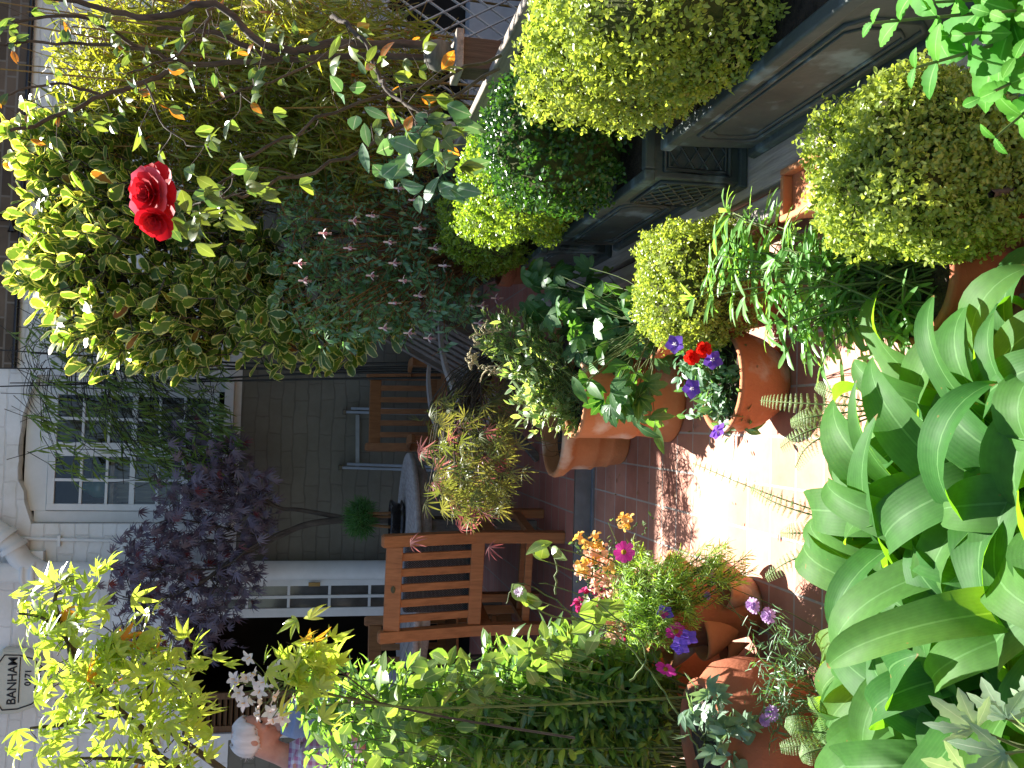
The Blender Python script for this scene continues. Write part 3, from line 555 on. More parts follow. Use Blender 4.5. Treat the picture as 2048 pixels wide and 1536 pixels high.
# dark deck chair on the right of the table
p0 = at(770, 905, 5.35); dk = local_thing('deck_chair', 'dark weathered folding deck chair with a slatted back, under the variegated shrub', 'chair', (p0[0]+.12, 5.3, .1), R(118))
g = Geo()
for s in (-1, 1): beam(g, (s*.24, .02, .36), (s*.24, -.33, .92), .026, .05)
beam(g, (-.24, -.33, .92), (.24, -.33, .92), .05, .03); g.build('back_frame', M_dgrey, dk, bevel=.004)
g = Geo()
for k in range(7): x = -.18+k*.06; beam(g, (x, .01, .38), (x, -.32, .9), .035, .014, up=(0, 1, .5))
g.build('back_slats', M_dgrey, dk, bevel=.002)
g = Geo()
for k in range(7): box(g, (-.22, .03+k*.062, .35), (.22, .03+k*.062+.05, .368))
g.build('seat', M_grey, dk, bevel=.002)
for s in (-1, 1):
    g = Geo(); beam(g, (s*.255, -.2, .0), (s*.255, .46, .36), .026, .05); g.build('leg', M_dgrey, dk, bevel=.003); g = Geo(); beam(g, (s*.225, .52, .0), (s*.225, -.02, .4), .026, .05); g.build('leg', M_dgrey, dk, bevel=.003)
    g = Geo(); pts = smooth_path([[s*.28, -.24, .62], [s*.29, -.05, .64], [s*.29, .2, .62], [s*.28, .42, .55]], 5)
    for i in range(len(pts)-1): beam(g, pts[i], pts[i+1], .06, .022)
    beam(g, (s*.27, .36, .34), (s*.27, .36, .57), .025, .04); g.build('arm', M_grey, dk, bevel=.003)
# grey folding frame leaning on the wall
fr = thing('folding_frame', 'grey metal folding frame with two uprights leaning on the house wall behind the teak armchair', 'frame', (X(650, 800), FY-.1, .1)); 
for (ua, ub, va) in ((712, 716, 690), (601, 596, 682)):
    a_ = onY(float(ua), float(va), FY-.04); b_ = np.array([a_[0]+.0, FY-.35, .1]); g = Geo(); beam(g, b_, a_, .02, .05); beam(g, b_+np.array([.03, -.1, 0]), a_+np.array([.03, -.02, -.05]), .02, .03); g.build('upright', M_metal, fr, bevel=.002)
    g = Geo(); box(g, a_-np.array([.02, .03, .01]), a_+np.array([.02, .03, .02])); g.build('cap', M_black, fr, bevel=.003)
g = Geo(); a_ = onY(706., 715., FY-.06); b_ = onY(603., 715., FY-.06); beam(g, a_, b_, .02, .03); g.build('crossbar', M_metal, fr)

# ================================================================== POTS
def pot(c, H, r, style='plain', m=None, t=None, name='pot', soil=.035, label=None):
    """a clay pot standing at c, as a part (or a thing when t is None)"""
    m = m or M_terr; g = Geo()
    if style == 'plain': pr = [(0, 0), (r*.68, 0), (r*.7, .008), (r*.93, H*.8), (r*.95, H*.81), (r, H*.82), (r*1.01, H*.98), (r*.99, H), (r*.93, H), (r*.91, H*.97), (r*.87, H*.7), (r*.5, H*.4), (0, H*.4)]
    elif style == 'bowl': pr = [(0, 0), (r*.6, 0), (r*.64, .008), (r*.9, H*.35), (r*1.02, H*.65), (r*1.0, H*.88), (r*1.04, H*.92), (r*1.05, H*.985), (r*1.02, H), (r*.95, H), (r*.92, H*.96), (r*.9, H*.7), (r*.4, H*.5), (0, H*.5)]
    elif style == 'ring': pr = [(0, 0), (r*.66, 0), (r*.7, .01), (r*.74, H*.2), (r*.78, H*.235), (r*.77, H*.27), (r*.78, H*.42), (r*.84, H*.455), (r*.83, H*.49), (r*.84, H*.74), (r*.92, H*.8), (r*1.0, H*.86), (r*1.03, H*.95), (r*1.0, H), (r*.93, H), (r*.9, H*.96), (r*.8, H*.75), (r*.7, H*.62), (0, H*.62)]
    elif style == 'chimney': pr = [(0, 0), (r*1.02, 0), (r*1.05, .01), (r*1.04, H*.1), (r*.98, H*.13), (r*.92, H*.3), (r*.93, H*.37), (r*.98, H*.4), (r*1.0, H*.43), (r*1.0, H*.46), (r*.985, H*.49), (r*.995, H*.93), (r*1.01, H*.96), (r*1.0, H), (r*.93, H), (r*.9, H*.97), (r*.88, H*.85), (r*.6, H*.8), (0, H*.8)]
    elif style == 'urn': pr = [(0, 0), (r*.5, 0), (r*.55, .01), (r*.8, H*.25), (r*.97, H*.5), (r*1.0, H*.66), (r*.94, H*.82), (r*.78, H*.91), (r*.72, H*.94), (r*.74, H*.99), (r*.72, H), (r*.66, H), (r*.64, H*.96), (r*.6, H*.9), (r*.3, H*.86), (0, H*.86)]
    lathe(g, c, pr, k=56, wob=.006); o = g.build(name, m, t)
    zs_ = {'plain': .9, 'bowl': .88, 'ring': .8, 'chimney': .93, 'urn': .93}[style]; rs = {'plain': .9, 'bowl': .9, 'ring': .8, 'chimney': .89, 'urn': .62}[style]
    g = Geo(); rj = np.random.default_rng(int(abs(c[0]*1e4))); lathe(g, (c[0], c[1], c[2]+H*zs_), [(0, .008), (r*rs*.4, .012), (r*rs*.75, .006), (r*rs, 0)], k=24, wob=.0); g.build('soil', M_soil, t if t is not None else o); return o
# ================================================================== FOLIAGE BUILDERS
def sq_r(d, rad, p): return (np.abs(d/np.asarray(rad))**p).sum(-1)**(-1/p)
def lump(d, k, amp, seed):
    q = np.random.default_rng(seed); o = 0
    for _ in range(7):
        f = q.normal(size=3)*k; o = o+np.sin(d@f+q.uniform(0, 6))
    return 1+amp*o/3
def box_shrub(t, c, rad, p, n, L, m, seed=1, amp=.05, name='foliage', core=.84, cut=-.75):
    """clipped box: many small leaves on a rounded-box shell over a twiggy core"""
    d = unit(rng.normal(size=(n, 3))); d = d[d[:, 2] > cut]; r = sq_r(d, rad, p)*lump(d, 5, amp, seed); n = len(d)
    k = uni(0, 1, n)**2.2*.22-np.where(uni(0, 1, n) < .12, uni(0, .1, n), 0); P = np.asarray(c)+d*(r*(1.0-k))[:, None]+nrm(n, .004)
    nr = unit(np.sign(d)*np.abs(d)**(p-1)/np.asarray(rad)**p)
    # short shoots: 5 leaves each
    ks = 5; P = np.repeat(P, ks, 0); A = unit(np.repeat(nr, ks, 0)*.9+np.repeat(nrm(n, .45), ks, 0)+np.array([0, 0, .15])); tj = np.tile(np.linspace(-.6, .6, ks), n)
    D = unit(A*.55+perp(A)*.85); P = P+A*(tj*L*1.3)[:, None]; N = unit(A*.8+nrm(len(P), .45))
    g = Geo(); leaf(g, P, D, N, L*uni(.6, 1.15, len(P)), L*.58*uni(.8, 1.1, len(P)), EL4, bend=uni(-.2, .8, len(P)), fold=.18, mi=0, rn=np.clip(np.repeat(uni(0, 1, n), ks)*.7+uni(0, .3, n*ks), 0, 1))
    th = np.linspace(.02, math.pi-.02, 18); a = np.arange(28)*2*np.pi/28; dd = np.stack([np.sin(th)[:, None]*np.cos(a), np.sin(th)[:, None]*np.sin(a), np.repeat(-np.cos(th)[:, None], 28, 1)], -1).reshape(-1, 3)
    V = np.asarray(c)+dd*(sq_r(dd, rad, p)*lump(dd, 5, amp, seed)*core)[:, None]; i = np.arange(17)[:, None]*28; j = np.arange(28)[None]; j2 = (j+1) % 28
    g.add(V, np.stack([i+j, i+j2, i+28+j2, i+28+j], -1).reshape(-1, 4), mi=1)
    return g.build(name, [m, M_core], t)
def petals(g, C, A, n, L, W, cup, bend, prof=PET, mi=0, fold=.1, rn=None, ph=0., layers=1):
    C = np.asarray(C, float); A = unit(np.asarray(A, float)); ref = np.array([0, 0, 1.]) if abs(A[2]) < .9 else np.array([1., 0, 0])
    S = unit(np.cross(A, ref)); B = np.cross(A, S); a = ph+np.arange(n)*2*np.pi/n+rng.normal(0, .06, n)
    O = S[None]*np.cos(a)[:, None]+B[None]*np.sin(a)[:, None]
    D = unit(O*math.cos(cup)+A[None]*math.sin(cup)); N = unit(A[None]*math.cos(cup)-O*math.sin(cup))
    return leaf(g, C+D*L*.05, D, N, L*uni(.9, 1.08, n), W, prof, bend=bend, fold=fold, rn=rn if rn is not None else uni(0, 1, n), mi=mi)
def flowermat(name, c1, c2, tw=.35, rib=None): return leafmat(name, c1, c2, trans=(1.5, 1.4, 1.4), tw=tw, rough=.6, spec=.2, rib=rib)
def stemline(g, a, b, r=.002, sag=.0, mi=0, k=5, j=.01):
    a = np.asarray(a, float); b = np.asarray(b, float); m = (a+b)/2+nrm(1, j)[0]+np.array([0, 0, -sag]); tube(g, smooth_path([a, m, b], 4), np.linspace(r*1.3, r*.8, 9), k=k, mi=mi)

# ================================================================== CLIPPED BOX
L_boxy = leafmat('golden box leaf', (.18, .255, .045), (.33, .39, .09), trans=(2.2, 2.1, .9), tw=.4, rough=.32)
L_boxg = leafmat('green box leaf', (.11, .2, .025), (.25, .34, .05), trans=(2.5, 2.4, .9), tw=.4, rough=.28)
L_boxd = leafmat('dark box leaf', (.02, .07, .016), (.06, .14, .03), trans=(2.6, 2.6, .9), tw=.3, rough=.25)
def boxbush(label, c, rad, p, n, L, m, seed, amp=.05, stem_to=None, cut=-.75):
    t = thing('box_shrub', label, 'shrub', (c[0], c[1], stem_to if stem_to is not None else c[2]-rad[2]), 'clipped box shrubs')
    box_shrub(t, c, rad, p, n, L, m, seed, amp, cut=cut)
    g = Geo(); zb = stem_to if stem_to is not None else c[2]-rad[2]
    for k in range(5): a = nrm(1, .03)[0]; tube(g, smooth_path([[c[0]+a[0]*.6, c[1]+a[1]*.6, zb-.02], [c[0]+a[0]*1.5, c[1]+a[1]*1.5, zb+.08], [c[0]+a[0]*3, c[1]+a[1]*3, c[2]]], 3), .007, k=5)
    g.build('stem', M_bark, t); return t
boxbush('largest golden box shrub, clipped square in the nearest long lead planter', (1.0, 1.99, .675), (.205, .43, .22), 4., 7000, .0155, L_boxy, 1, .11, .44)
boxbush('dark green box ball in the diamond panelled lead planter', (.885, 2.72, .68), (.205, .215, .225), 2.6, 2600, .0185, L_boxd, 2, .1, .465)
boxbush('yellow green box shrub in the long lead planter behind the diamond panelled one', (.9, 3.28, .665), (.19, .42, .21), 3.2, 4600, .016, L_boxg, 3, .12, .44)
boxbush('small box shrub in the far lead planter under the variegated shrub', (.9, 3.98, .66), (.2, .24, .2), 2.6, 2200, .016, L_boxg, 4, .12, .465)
# ball on the floor, nearest
cA = at(1196, 1850, 1.72); tA = boxbush('golden box ball in a clay pot on the floor beside the mint', (cA[0], cA[1], cA[2]), (.155, .155, .185), 3.2, 8000, .0115, L_boxy, 5, .09, .03)
pot((cA[0], cA[1], 0.001), .13, .13, 'plain', M_terrd, tA)
cB = at(966, 1392, 2.72); tB = boxbush('yellowish box ball beside the purple bellflowers, lower left of the planks', (cB[0], cB[1], cB[2]), (.178, .178, .172), 3.0, 5200, .0115, L_boxy, 6, .09, .1)
pot((cB[0], cB[1], 0.001), .2, .15, 'plain', M_terrd, tB)
# small square clay pot under the planks edge
q = on(1180., 1640., 0.); sp = thing('square_pot', 'small square terracotta pot beside the planks, behind the golden box ball', 'pot', (q[0], q[1], 0)); g = Geo()
q = at(1166, 1560, 2.32); a = .062; z0, z1 = .001, .18; box(g, (q[0]-a, q[1]-a*1.5, z0), (q[0]+a, q[1]+a*1.5, z1-.03), taper=.012); g.build('body', M_terr2, sp, bevel=.004)
g = Geo(); b = a+.01; yy = b+a*.5
box(g, (q[0]-b, q[1]-yy, z1-.035), (q[0]-b+.018, q[1]+yy, z1)); box(g, (q[0]+b-.018, q[1]-yy, z1-.035), (q[0]+b, q[1]+yy, z1)); box(g, (q[0]-b+.018, q[1]-yy, z1-.034), (q[0]+b-.018, q[1]-yy+.018, z1-.001)); box(g, (q[0]-b+.018, q[1]+yy-.018, z1-.034), (q[0]+b-.018, q[1]+yy, z1-.001)); g.build('rim', M_terr2, sp, bevel=.005)
g = Geo(); box(g, (q[0]-b+.017, q[1]-yy+.017, z1-.05), (q[0]+b-.017, q[1]+yy-.017, z1-.028)); g.build('soil', M_terr, sp)

# ================================================================== PLANTS ON THE RIGHT
# --- chocolate clay pot and narrow leaved mexican orange
pc = at(975, 1900, 1.86); pc = np.array([pc[0], pc[1], .0])
ch = thing('narrow_leaf_shrub', 'bushy plant with narrow finger leaflets in a dark clay pot behind the big strap leaves', 'shrub', pc)
pot((pc[0], pc[1], .001), .2, .13, 'bowl', M_terrd, ch)
L_ch = leafmat('narrow leaflet', (.08, .2, .05), (.15, .3, .09), trans=(3., 2.6, .8), tw=.4, rough=.35, rib=(.14, .3, .08))
ends = []; g = Geo(); gs = Geo()
spec = [(940, 1640, 150, 190, 1.95, .12, 46), (1000, 1720, 120, 120, 1.9, .1, 26), (860, 1660, 60, 100, 1.92, .08, 12), (1010, 1460, 90, 60, 2.05, .08, 10), (1090, 1500, 60, 60, 2.1, .06, 6), (960, 1420, 50, 50, 2.05, .08, 4), (900, 1800, 120, 60, 1.85, .08, 14)]
E = blobs(spec); base = np.array([pc[0], pc[1], .19])
for e in E:
    b0 = base+nrm(1, .035)[0]*np.array([1, 1, .1]); m1 = b0*.45+e*.55+np.array([0, 0, .05])+nrm(1, .012)[0]; tube(gs, smooth_path([b0, m1, e], 4), np.linspace(.003, .0012, 9), k=5)
A = unit(E-base+np.array([0, 0, .25])); n = len(E)
for wl, (kk, off) in enumerate(((6, 0.), (5, .045), (4, .09), (3, .14))):
    P = np.repeat(E-A*off, kk, 0); Ai = np.repeat(A, kk, 0); q = perp(Ai); D = unit(Ai*(.35-.1*wl)+q*.9); leaf(g, P, D, upn(D, .3), uni(.045, .085, len(P)), uni(.008, .013, len(P)), LIN, bend=uni(.1, .8, len(P)), fold=.25)
g.build('foliage', L_ch, ch); gs.build('stem', M_green_stem, ch)
# --- broad crinkled leaves low between
L_broad = leafmat('broad leaf', (.03, .12, .03), (.06, .18, .05), trans=(3, 3, 1), tw=.3, rough=.4, rib=(.16, .28, .12))
bl = at(1010, 1780, 1.98); bt = thing('broad_leaf_plant', 'low plant with broad crinkled leaves between the box ball and the narrow leaflets', 'plant', (bl[0], bl[1], .0)); g = Geo()
E = blobs([(1010, 1760, 45, 90, 1.99, .05, 16)]); D = unit(nrm(16)+np.array([0, 0, .2])); leaf(g, E, D, unit(np.array([-.3, -.6, .7])+nrm(16, .25)), uni(.07, .11, 16), uni(.06, .08, 16), OV, bend=.6, fold=.1, wave=.12, wk=22); g.build('foliage', L_broad, bt)
g = Geo()
for e in E: stemline(g, (bl[0], bl[1], .0), e, .002)
g.build('stem', M_green_stem, bt)
# --- mint, nearest upper right corner of the photo
L_mint = leafmat('mint leaf', (.04, .17, .015), (.08, .24, .025), trans=(2.6, 2.8, .6), tw=.36, rough=.62, spec=.2, rib=(.14, .32, .07))
mb = at(1540, 2200, 1.15); mi_ = thing('mint', 'leafy mint with toothed wrinkled leaves in front of the long lead planter', 'plant', (mb[0], mb[1], .0)); g = Geo(); gs = Geo()
for (u, v, d) in ((1490, 1745, 1.05), (1400, 1830, 1.02), (1340, 1960, 1.0), (1465, 1900, 1.0), (1510, 1980, .97), (1260, 1990, 1.04), (1530, 1840, 1.08), (1420, 2030, .96)):
    tip = at(u, v, d); b0 = at(1545+rng.normal()*20, 2230+rng.normal()*20, 1.08); pts = smooth_path([b0, (b0+tip)/2+np.array([.0, 0, -.02]), tip], 8); tube(gs, pts, np.linspace(.003, .0016, len(pts)), k=6)
    T = unit(np.gradient(pts, axis=0)); Ln = np.cumsum(np.linalg.norm(np.gradient(pts, axis=0), axis=1)); 
    for i, s in enumerate(np.arange(0, 6)):
        f = Ln[-1]-s*.045; j = np.searchsorted(Ln, f)
        if f < .02 or j >= len(pts): continue
        ref = perp(T[j:j+1])[0] if i == 0 else np.cross(T[j], ref); ref = unit(ref-T[j]*(ref@T[j])); ll = .02+.017*min(i, 4)
        for s2 in (1, -1):
            D = unit(ref*s2+T[j]*.45); leaf(g, pts[j][None], D[None], (T[j]+D*-.2)[None], ll*1.2, ll*.66, [(0, .1), (.08, .45), (.16, .7), (.22, .68), (.3, .95), (.36, .92), (.46, 1.02), (.52, .95), (.62, .9), (.68, .78), (.78, .66), (.84, .5), (.92, .3), (1, .03)], bend=.7, fold=.22, wave=.1, wk=40)
        if i == 0: ref = np.cross(T[j], ref)
g.build('foliage', L_mint, mi_); gs.build('stem', M_green_stem, mi_)
# --- purple bellflower in a clay bowl
pb = np.array([*at(772, 1500, 2.76)[:2], 0.]); bf = thing('bellflower', 'purple balloon flowers with a red bloom in a round clay bowl beside the box ball', 'flowering plant', pb)
pot((pb[0], pb[1], .001), .19, .15, 'bowl', M_terr, bf)
L_gl = leafmat('blue green leaf', (.05, .14, .06), (.1, .2, .1), trans=(2.6, 2.6, .9), tw=.3, rough=.4, rib=(.2, .3, .18))
E = blobs([(770, 1430, 85, 70, 2.74, .1, 80), (705, 1460, 50, 50, 2.68, .05, 20), (760, 1485, 80, 25, 2.66, .05, 26), (810, 1385, 50, 40, 2.78, .08, 20)]); g = Geo(); n = len(E); P, D = sprigs(E, unit(nrm(n)+np.array([-.3, -.3, .8])), .06, 5); leaf(g, P, D, upn(D), uni(.025, .045, len(P)), uni(.013, .022, len(P)), OV, bend=uni(0, .7, len(P)))
E2 = at(np.array([715, 680, 735]), np.array([1465, 1490, 1440]), np.array([2.78, 2.8, 2.8]))
palm(g, E2, unit(np.array([[-.5, -.3, -.1], [.4, -.3, -.3], [-.8, -.2, .1]])), np.array([[-.2, -.6, .8]]*3), .075, .04, (-1.1, -.5, 0, .5, 1.1), (.7, .9, 1, .9, .7), OV)
g.build('foliage', L_gl, bf); g = Geo()
for e in E[::3]: stemline(g, (pb[0], pb[1], .17), e, .0016)
F_pur = flowermat('purple petal', (.13, .06, .42), (.2, .1, .55)); F_red = flowermat('scarlet petal', (.6, .015, .008), (.75, .03, .015)); F_wht = flowermat('white petal', (.62, .6, .58), (.75, .72, .7)); F_yel = flowermat('yellow stamens', (.7, .4, .02), (.8, .55, .05))
fl = [(848, 1351, 2.5), (675, 1432, 2.6), (815, 1425, 2.5), (760, 1385, 2.55)]
for (u, v, d), ax_ in zip(fl, ((-.1, -.6, .5), (-.35, -.7, -.3), (.1, -.85, .4), (-.2, -.7, .5))):
    c = at(u, v, d); stemline(g, (pb[0], pb[1], .2), c, .0015); f = Geo(); petals(f, c, ax_, 5, .029, .029, .35, .25, OV); petals(f, c+unit(np.array(ax_))*.004, ax_, 5, .01, .003, 1.0, .3, LIN, mi=1); f.build('flower', [F_pur, F_wht], bf)
for (u, v, d) in ((838, 1408, 2.48), (822, 1385, 2.5)):
    c = at(u, v, d); stemline(g, (pb[0], pb[1], .2), c, .0015); f = Geo()
    for q in range(3): petals(f, c+np.array([0, -.002, .003])*q, (-.2, -.8, .4), 5, .024-.004*q, .022, .3+.35*q, -.3, PET, ph=q*.6)
    f.build('flower', F_red, bf)
g.build('stem', M_green_stem, bf)
# --- chimney pot with creamy plumed foliage
cp = np.array([*on(738., 1340., 0.)[:2], 0.]); cpt = thing('plumed_plant', 'variegated plant with cream flower plumes in a tall terracotta chimney pot', 'flowering plant', cp)
pot((cp[0], cp[1], .001), .405, .165, 'chimney', M_terr2, cpt)
L_cp = leafmat('pale variegated leaf', (.09, .2, .06), (.2, .28, .12), trans=(2.6, 2.4, .9), tw=.36, rough=.4, edge=(.42, .45, .26), ew=.78)
E = blobs([(800, 1070, 110, 70, 3.62, .12, 110), (720, 1090, 60, 60, 3.55, .08, 36), (860, 1010, 70, 60, 3.7, .12, 60), (700, 1135, 40, 25, 3.55, .06, 16)]); g = Geo(); n = len(E); base = np.array([cp[0], cp[1], .38])
A = unit(E-base+np.array([0, 0, .05])); P, D = sprigs(E, A, .07, 6); leaf(g, P, D, upn(D), uni(.025, .055, len(P)), uni(.012, .026, len(P)), OV, bend=uni(0, .8, len(P)), wave=.1, wk=20)
g.build('foliage', L_cp, cpt); g = Geo()
for e in E[::2]: stemline(g, base+nrm(1, .04)[0]*np.array([1, 1, .1]), e, .0018)
M_plume = mat('cream plume', (.42, .34, .18), (.62, .55, .36), rough=.9, scale=60, bump=1, bscale=300)
for (u, v, d, du, dv) in ((876, 1005, 3.62, -10, -60), (790, 1010, 3.55, 10, -50), (850, 960, 3.6, -60, -20), (795, 960, 3.6, 30, -10)):
    c = at(u, v, d); tp = at(u+du, v+dv, d); stemline(g, base, c, .002); f = Geo()
    for k in range(11):
        s0 = c+(tp-c)*uni(0, 1); e = s0+nrm(1, .03)[0]*np.array([1, 1, .6])+np.array([0, 0, .015]); pts = smooth_path([s0, (s0+e)/2+nrm(1, .006)[0]+np.array([0, 0, .012]), e], 5); tube(f, pts, np.linspace(.004, .0022, 11)*(1+.35*np.sin(np.arange(11)*2.5)), k=5)
        for pp in pts[::2]: petals(f, pp, unit(nrm(1)[0]), 4, .006, .003, .3, .2, DIA)
    f.build('plume', M_plume, cpt)
g.build('stem', M_green_stem, cpt)
# --- wide ringed pot, nearly empty
wp = np.array([*on(668., 1243., 0.)[:2], 0.]); wpt = thing('ringed_pot', 'wide terracotta pot with moulded rings, nearly empty, standing at the step', 'pot', wp); pot((wp[0], wp[1], .001), .335, .2, 'ring', M_terr2, wpt, name='body')
g = Geo()
for k in range(6): a = uni(0, 6.28); b = np.array([wp[0]+.1*math.cos(a), wp[1]+.1*math.sin(a), .27]); tube(g, smooth_path([b, b+nrm(1, .02)[0]+np.array([0, 0, .05]), b+nrm(1, .05)[0]+np.array([0, 0, .06])], 4), .0015, k=4)
g.build('twig', M_bark2, wpt)
# --- fine cut maple behind, pink and green
mp_ = at(850, 1080, 4.15); cm = thing('cut_leaf_maple', 'small weeping maple with finely cut pink and green leaves in front of the table', 'tree', (mp_[0], 4.12, .0))
pot((mp_[0], 4.12, .001), .28, .15, 'plain', M_terr, cm)
L_cm1 = leafmat('cut green leaf', (.09, .13, .03), (.2, .2, .06), trans=(2.2, 2., 1.), tw=.35, rough=.45); L_cm2 = leafmat('cut pink leaf', (.26, .07, .07), (.4, .17, .16), trans=(1.6, 1.4, 1.3), tw=.35, rough=.45)
spec = [(600, 940, 125, 60, 3.88, .14, 44), (540, 900, 70, 55, 3.88, .1, 20), (650, 900, 90, 50, 3.95, .12, 32), (720, 980, 60, 60, 4.15, .1, 30), (540, 960, 50, 30, 3.85, .1, 12), (640, 1000, 110, 30, 3.9, .1, 20), (690, 880, 30, 40, 4.2, .06, 9)]
E = blobs(spec); n = len(E); g = Geo(); gs = Geo(); top = np.array([mp_[0], 4.12, .52])
lob = (-1.5, -1., -.5, 0, .5, 1., 1.5); sca = (.55, .8, .95, 1, .95, .8, .55)
pink = (uni(0, 1, n) < .1) | (E[:, 0] < at(510, 950, 3.9)[0])
for mi, sel in ((0, ~pink), (1, pink)):
    e = E[sel]
    for rep in range(2):
        ee = e+nrm(len(e), .05); D = unit(nrm(len(e), .5)+np.array([-.25, -.35, -.65])); palm(g, ee, D, unit(np.array([-.2, -.7, .6])+nrm(len(e), .3)), .085, .008, lob, sca, LAN, bend=.9, mi=mi)
g.build('crown', [L_cm1, L_cm2], cm); tube(gs, smooth_path([[mp_[0], 4.12, .25], [mp_[0]+.02, 4.1, .42], top], 4), np.linspace(.014, .008, 9), k=7)
for e in E[::2]: m1 = top*.5+e*.5+np.array([0, 0, .12]); tube(gs, smooth_path([top, m1, e+np.array([0, 0, .02])], 4), np.linspace(.004, .001, 9), k=4)
gs.build('trunk', M_bark, cm)
# --- lobed leaves and tall stems between chimney pot and box ball
lp = at(930, 1330, 3.25); lg = thing('lobed_leaf_plant', 'dark lobed leaves on tall thin stems between the chimney pot and the box ball', 'plant', (lp[0], lp[1], 0))
pot((lp[0]-.06, lp[1], .001), .22, .14, 'plain', M_terr, lg)
L_lob = leafmat('lobed leaf', (.035, .11, .03), (.08, .19, .055), trans=(3, 2.8, .8), tw=.33, rough=.42, rib=(.12, .22, .09))
E = blobs([(930, 1160, 90, 90, 3.6, .12, 46), (860, 1200, 70, 70, 3.45, .12, 34), (760, 1240, 50, 70, 3.2, .08, 20), (880, 1290, 80, 60, 3.3, .1, 26), (950, 1080, 70, 60, 3.75, .12, 26)]); n = len(E); g = Geo(); D = unit(nrm(n, .7)+np.array([-.4, -.3, -.25]))
palm(g, E, D, unit(np.array([-.2, -.55, .75])+nrm(n, .35)), .085, .042, (-1.25, -.62, 0, .62, 1.25), (.7, .88, 1, .88, .7), [(0, .2), (.2, .5), (.4, .9), (.48, .75), (.6, 1), (.7, .7), (.8, .75), (1, .04)], bend=.5, fold=.1)
E3 = blobs([(780, 1190, 50, 60, 3.2, .08, 12), (960, 1200, 70, 40, 3.4, .1, 10), (700, 1290, 30, 40, 3.15, .04, 5)]); D = unit(nrm(len(E3), .6)+np.array([-.4, -.2, -.5])); leaf(g, E3, D, unit(np.array([-.3, -.6, .6])+nrm(len(E3), .3)), uni(.08, .12, len(E3)), uni(.03, .045, len(E3)), OV, bend=.6, wave=.1, wk=16)
g.build('foliage', L_lob, lg); g = Geo(); b0 = np.array([lp[0]-.06, lp[1], .19])
for e in np.concatenate([E[::2], E3]): stemline(g, b0+nrm(1, .04)[0]*np.array([1, 1, .1]), e, .0017)
for (u, v, d) in ((830, 1150, 3.3), (870, 1190, 3.2), (940, 1170, 3.3), (775, 1140, 3.3)): stemline(g, b0, at(u, v, d), .0016)
g.build('stem', M_green_stem, lg)
# --- far brown pot and white block at the end of the planks
q = on(1003., 1135., .151); bp = thing('tall_brown_pot', 'tall plain brown clay pot on the far end of the planks', 'pot', (.79, 4.5, .151)); pot((.86, 4.52, .152), .36, .16, 'plain', M_terrd, bp, name='body')
wbq = on(925., 1080., .0); wb = thing('white_block', 'small white painted block with a rusty stain at the far end of the planks', 'block', (.6, 4.75, .1)); g = Geo(); box(g, (.52, 4.62, .101), (.68, 4.78, .25)); g.build('body', mat('chipped white paint', (.55, .54, .52), (.66, .65, .62), rough=.7, scale=9, spot=((.3, .1, .06), .62, 9), bump=.2), wb, bevel=.006)
# --- fuchsia hanging over the far planters
fu0 = at(1060, 900, 4.45); fu = thing('fuchsia', 'fuchsia with small hanging pale pink flowers beside the far end of the fence', 'flowering shrub', (.95, 4.5, .15))
L_fu = leafmat('fuchsia leaf', (.08, .19, .09), (.17, .29, .16), trans=(2.2, 2.2, .9), tw=.33, rough=.28, spec=.7)
spec = [(1010, 760, 130, 150, 4.3, .25, 150), (930, 820, 90, 120, 4.25, .2, 90), (1090, 640, 110, 110, 4.4, .25, 80), (970, 620, 90, 90, 4.3, .2, 45), (1100, 860, 110, 90, 4.4, .2, 70), (930, 940, 60, 50, 4.25, .15, 24), (1180, 760, 60, 120, 4.5, .2, 60), (880, 700, 60, 120, 4.05, .15, 44), (900, 900, 50, 70, 4.0, .1, 24)]
E = blobs(spec); n = len(E); base = np.array([.95, 4.5, .3]); A = unit((E-base)*.5+nrm(n, .3)+np.array([-.1, -.15, -.25])); g = Geo(); P, D = sprigs(E, A, .13, 9, droop=.25); leaf(g, P, D, upn(D), uni(.03, .058, len(P)), uni(.012, .021, len(P)), LAN, bend=uni(0, .9, len(P)))
g.build('foliage', L_fu, fu); gs = Geo(); twigs(gs, E, A, .15, .0014)
for e in E[::4]: m1 = base*.4+e*.6+np.array([0, 0, .15]); tube(gs, smooth_path([base+nrm(1, .06)[0]*np.array([1, 1, .2]), m1, e], 4), np.linspace(.005, .0015, 9), k=5)
gs.build('stem', M_bark2, fu)
F_fu = flowermat('pale pink sepals', (.72, .52, .5), (.8, .68, .65)); F_fu2 = flowermat('mauve petals', (.5, .2, .25), (.55, .3, .35))
fpts = [(1105, 735), (1095, 700), (1136, 820), (1040, 690), (1010, 780), (1052, 770), (985, 735), (975, 800), (930, 780), (945, 830), (880, 760), (870, 810), (915, 860), (925, 955), (940, 985), (890, 950), (1005, 880), (1070, 640), (1160, 790), (1010, 590), (975, 600), (860, 850), (1080, 830), (925, 935), (1040, 860)]
for (u, v) in fpts:
    c = at(u, v, 3.95+uni(-.05, .1)); f = Geo(); tube(f, smooth_path([c+np.array([0, 0, .05]), c+np.array([.003, 0, .03]), c], 3), .0008, k=4, mi=2); lathe(f, c, [(.0, .008), (.004, .006), (.0045, -.008), (.003, -.016)], k=8)
    petals(f, c+np.array([0, 0, -.012]), (0, 0, -1), 4, .034, .01, -.1+uni(0, .5), -.7, LAN, ph=uni(0, 1)); petals(f, c+np.array([0, 0, -.014]), (0, 0, -1), 5, .018, .014, 1.15, .2, OV, mi=1)
    for k in range(5): tube(f, [c+np.array([0, 0, -.015]), c+np.array([uni(-.006, .006), uni(-.006, .006), -.05])], .0006, k=3)
    f.build('flower', [F_fu, F_fu2, M_green_stem], fu)
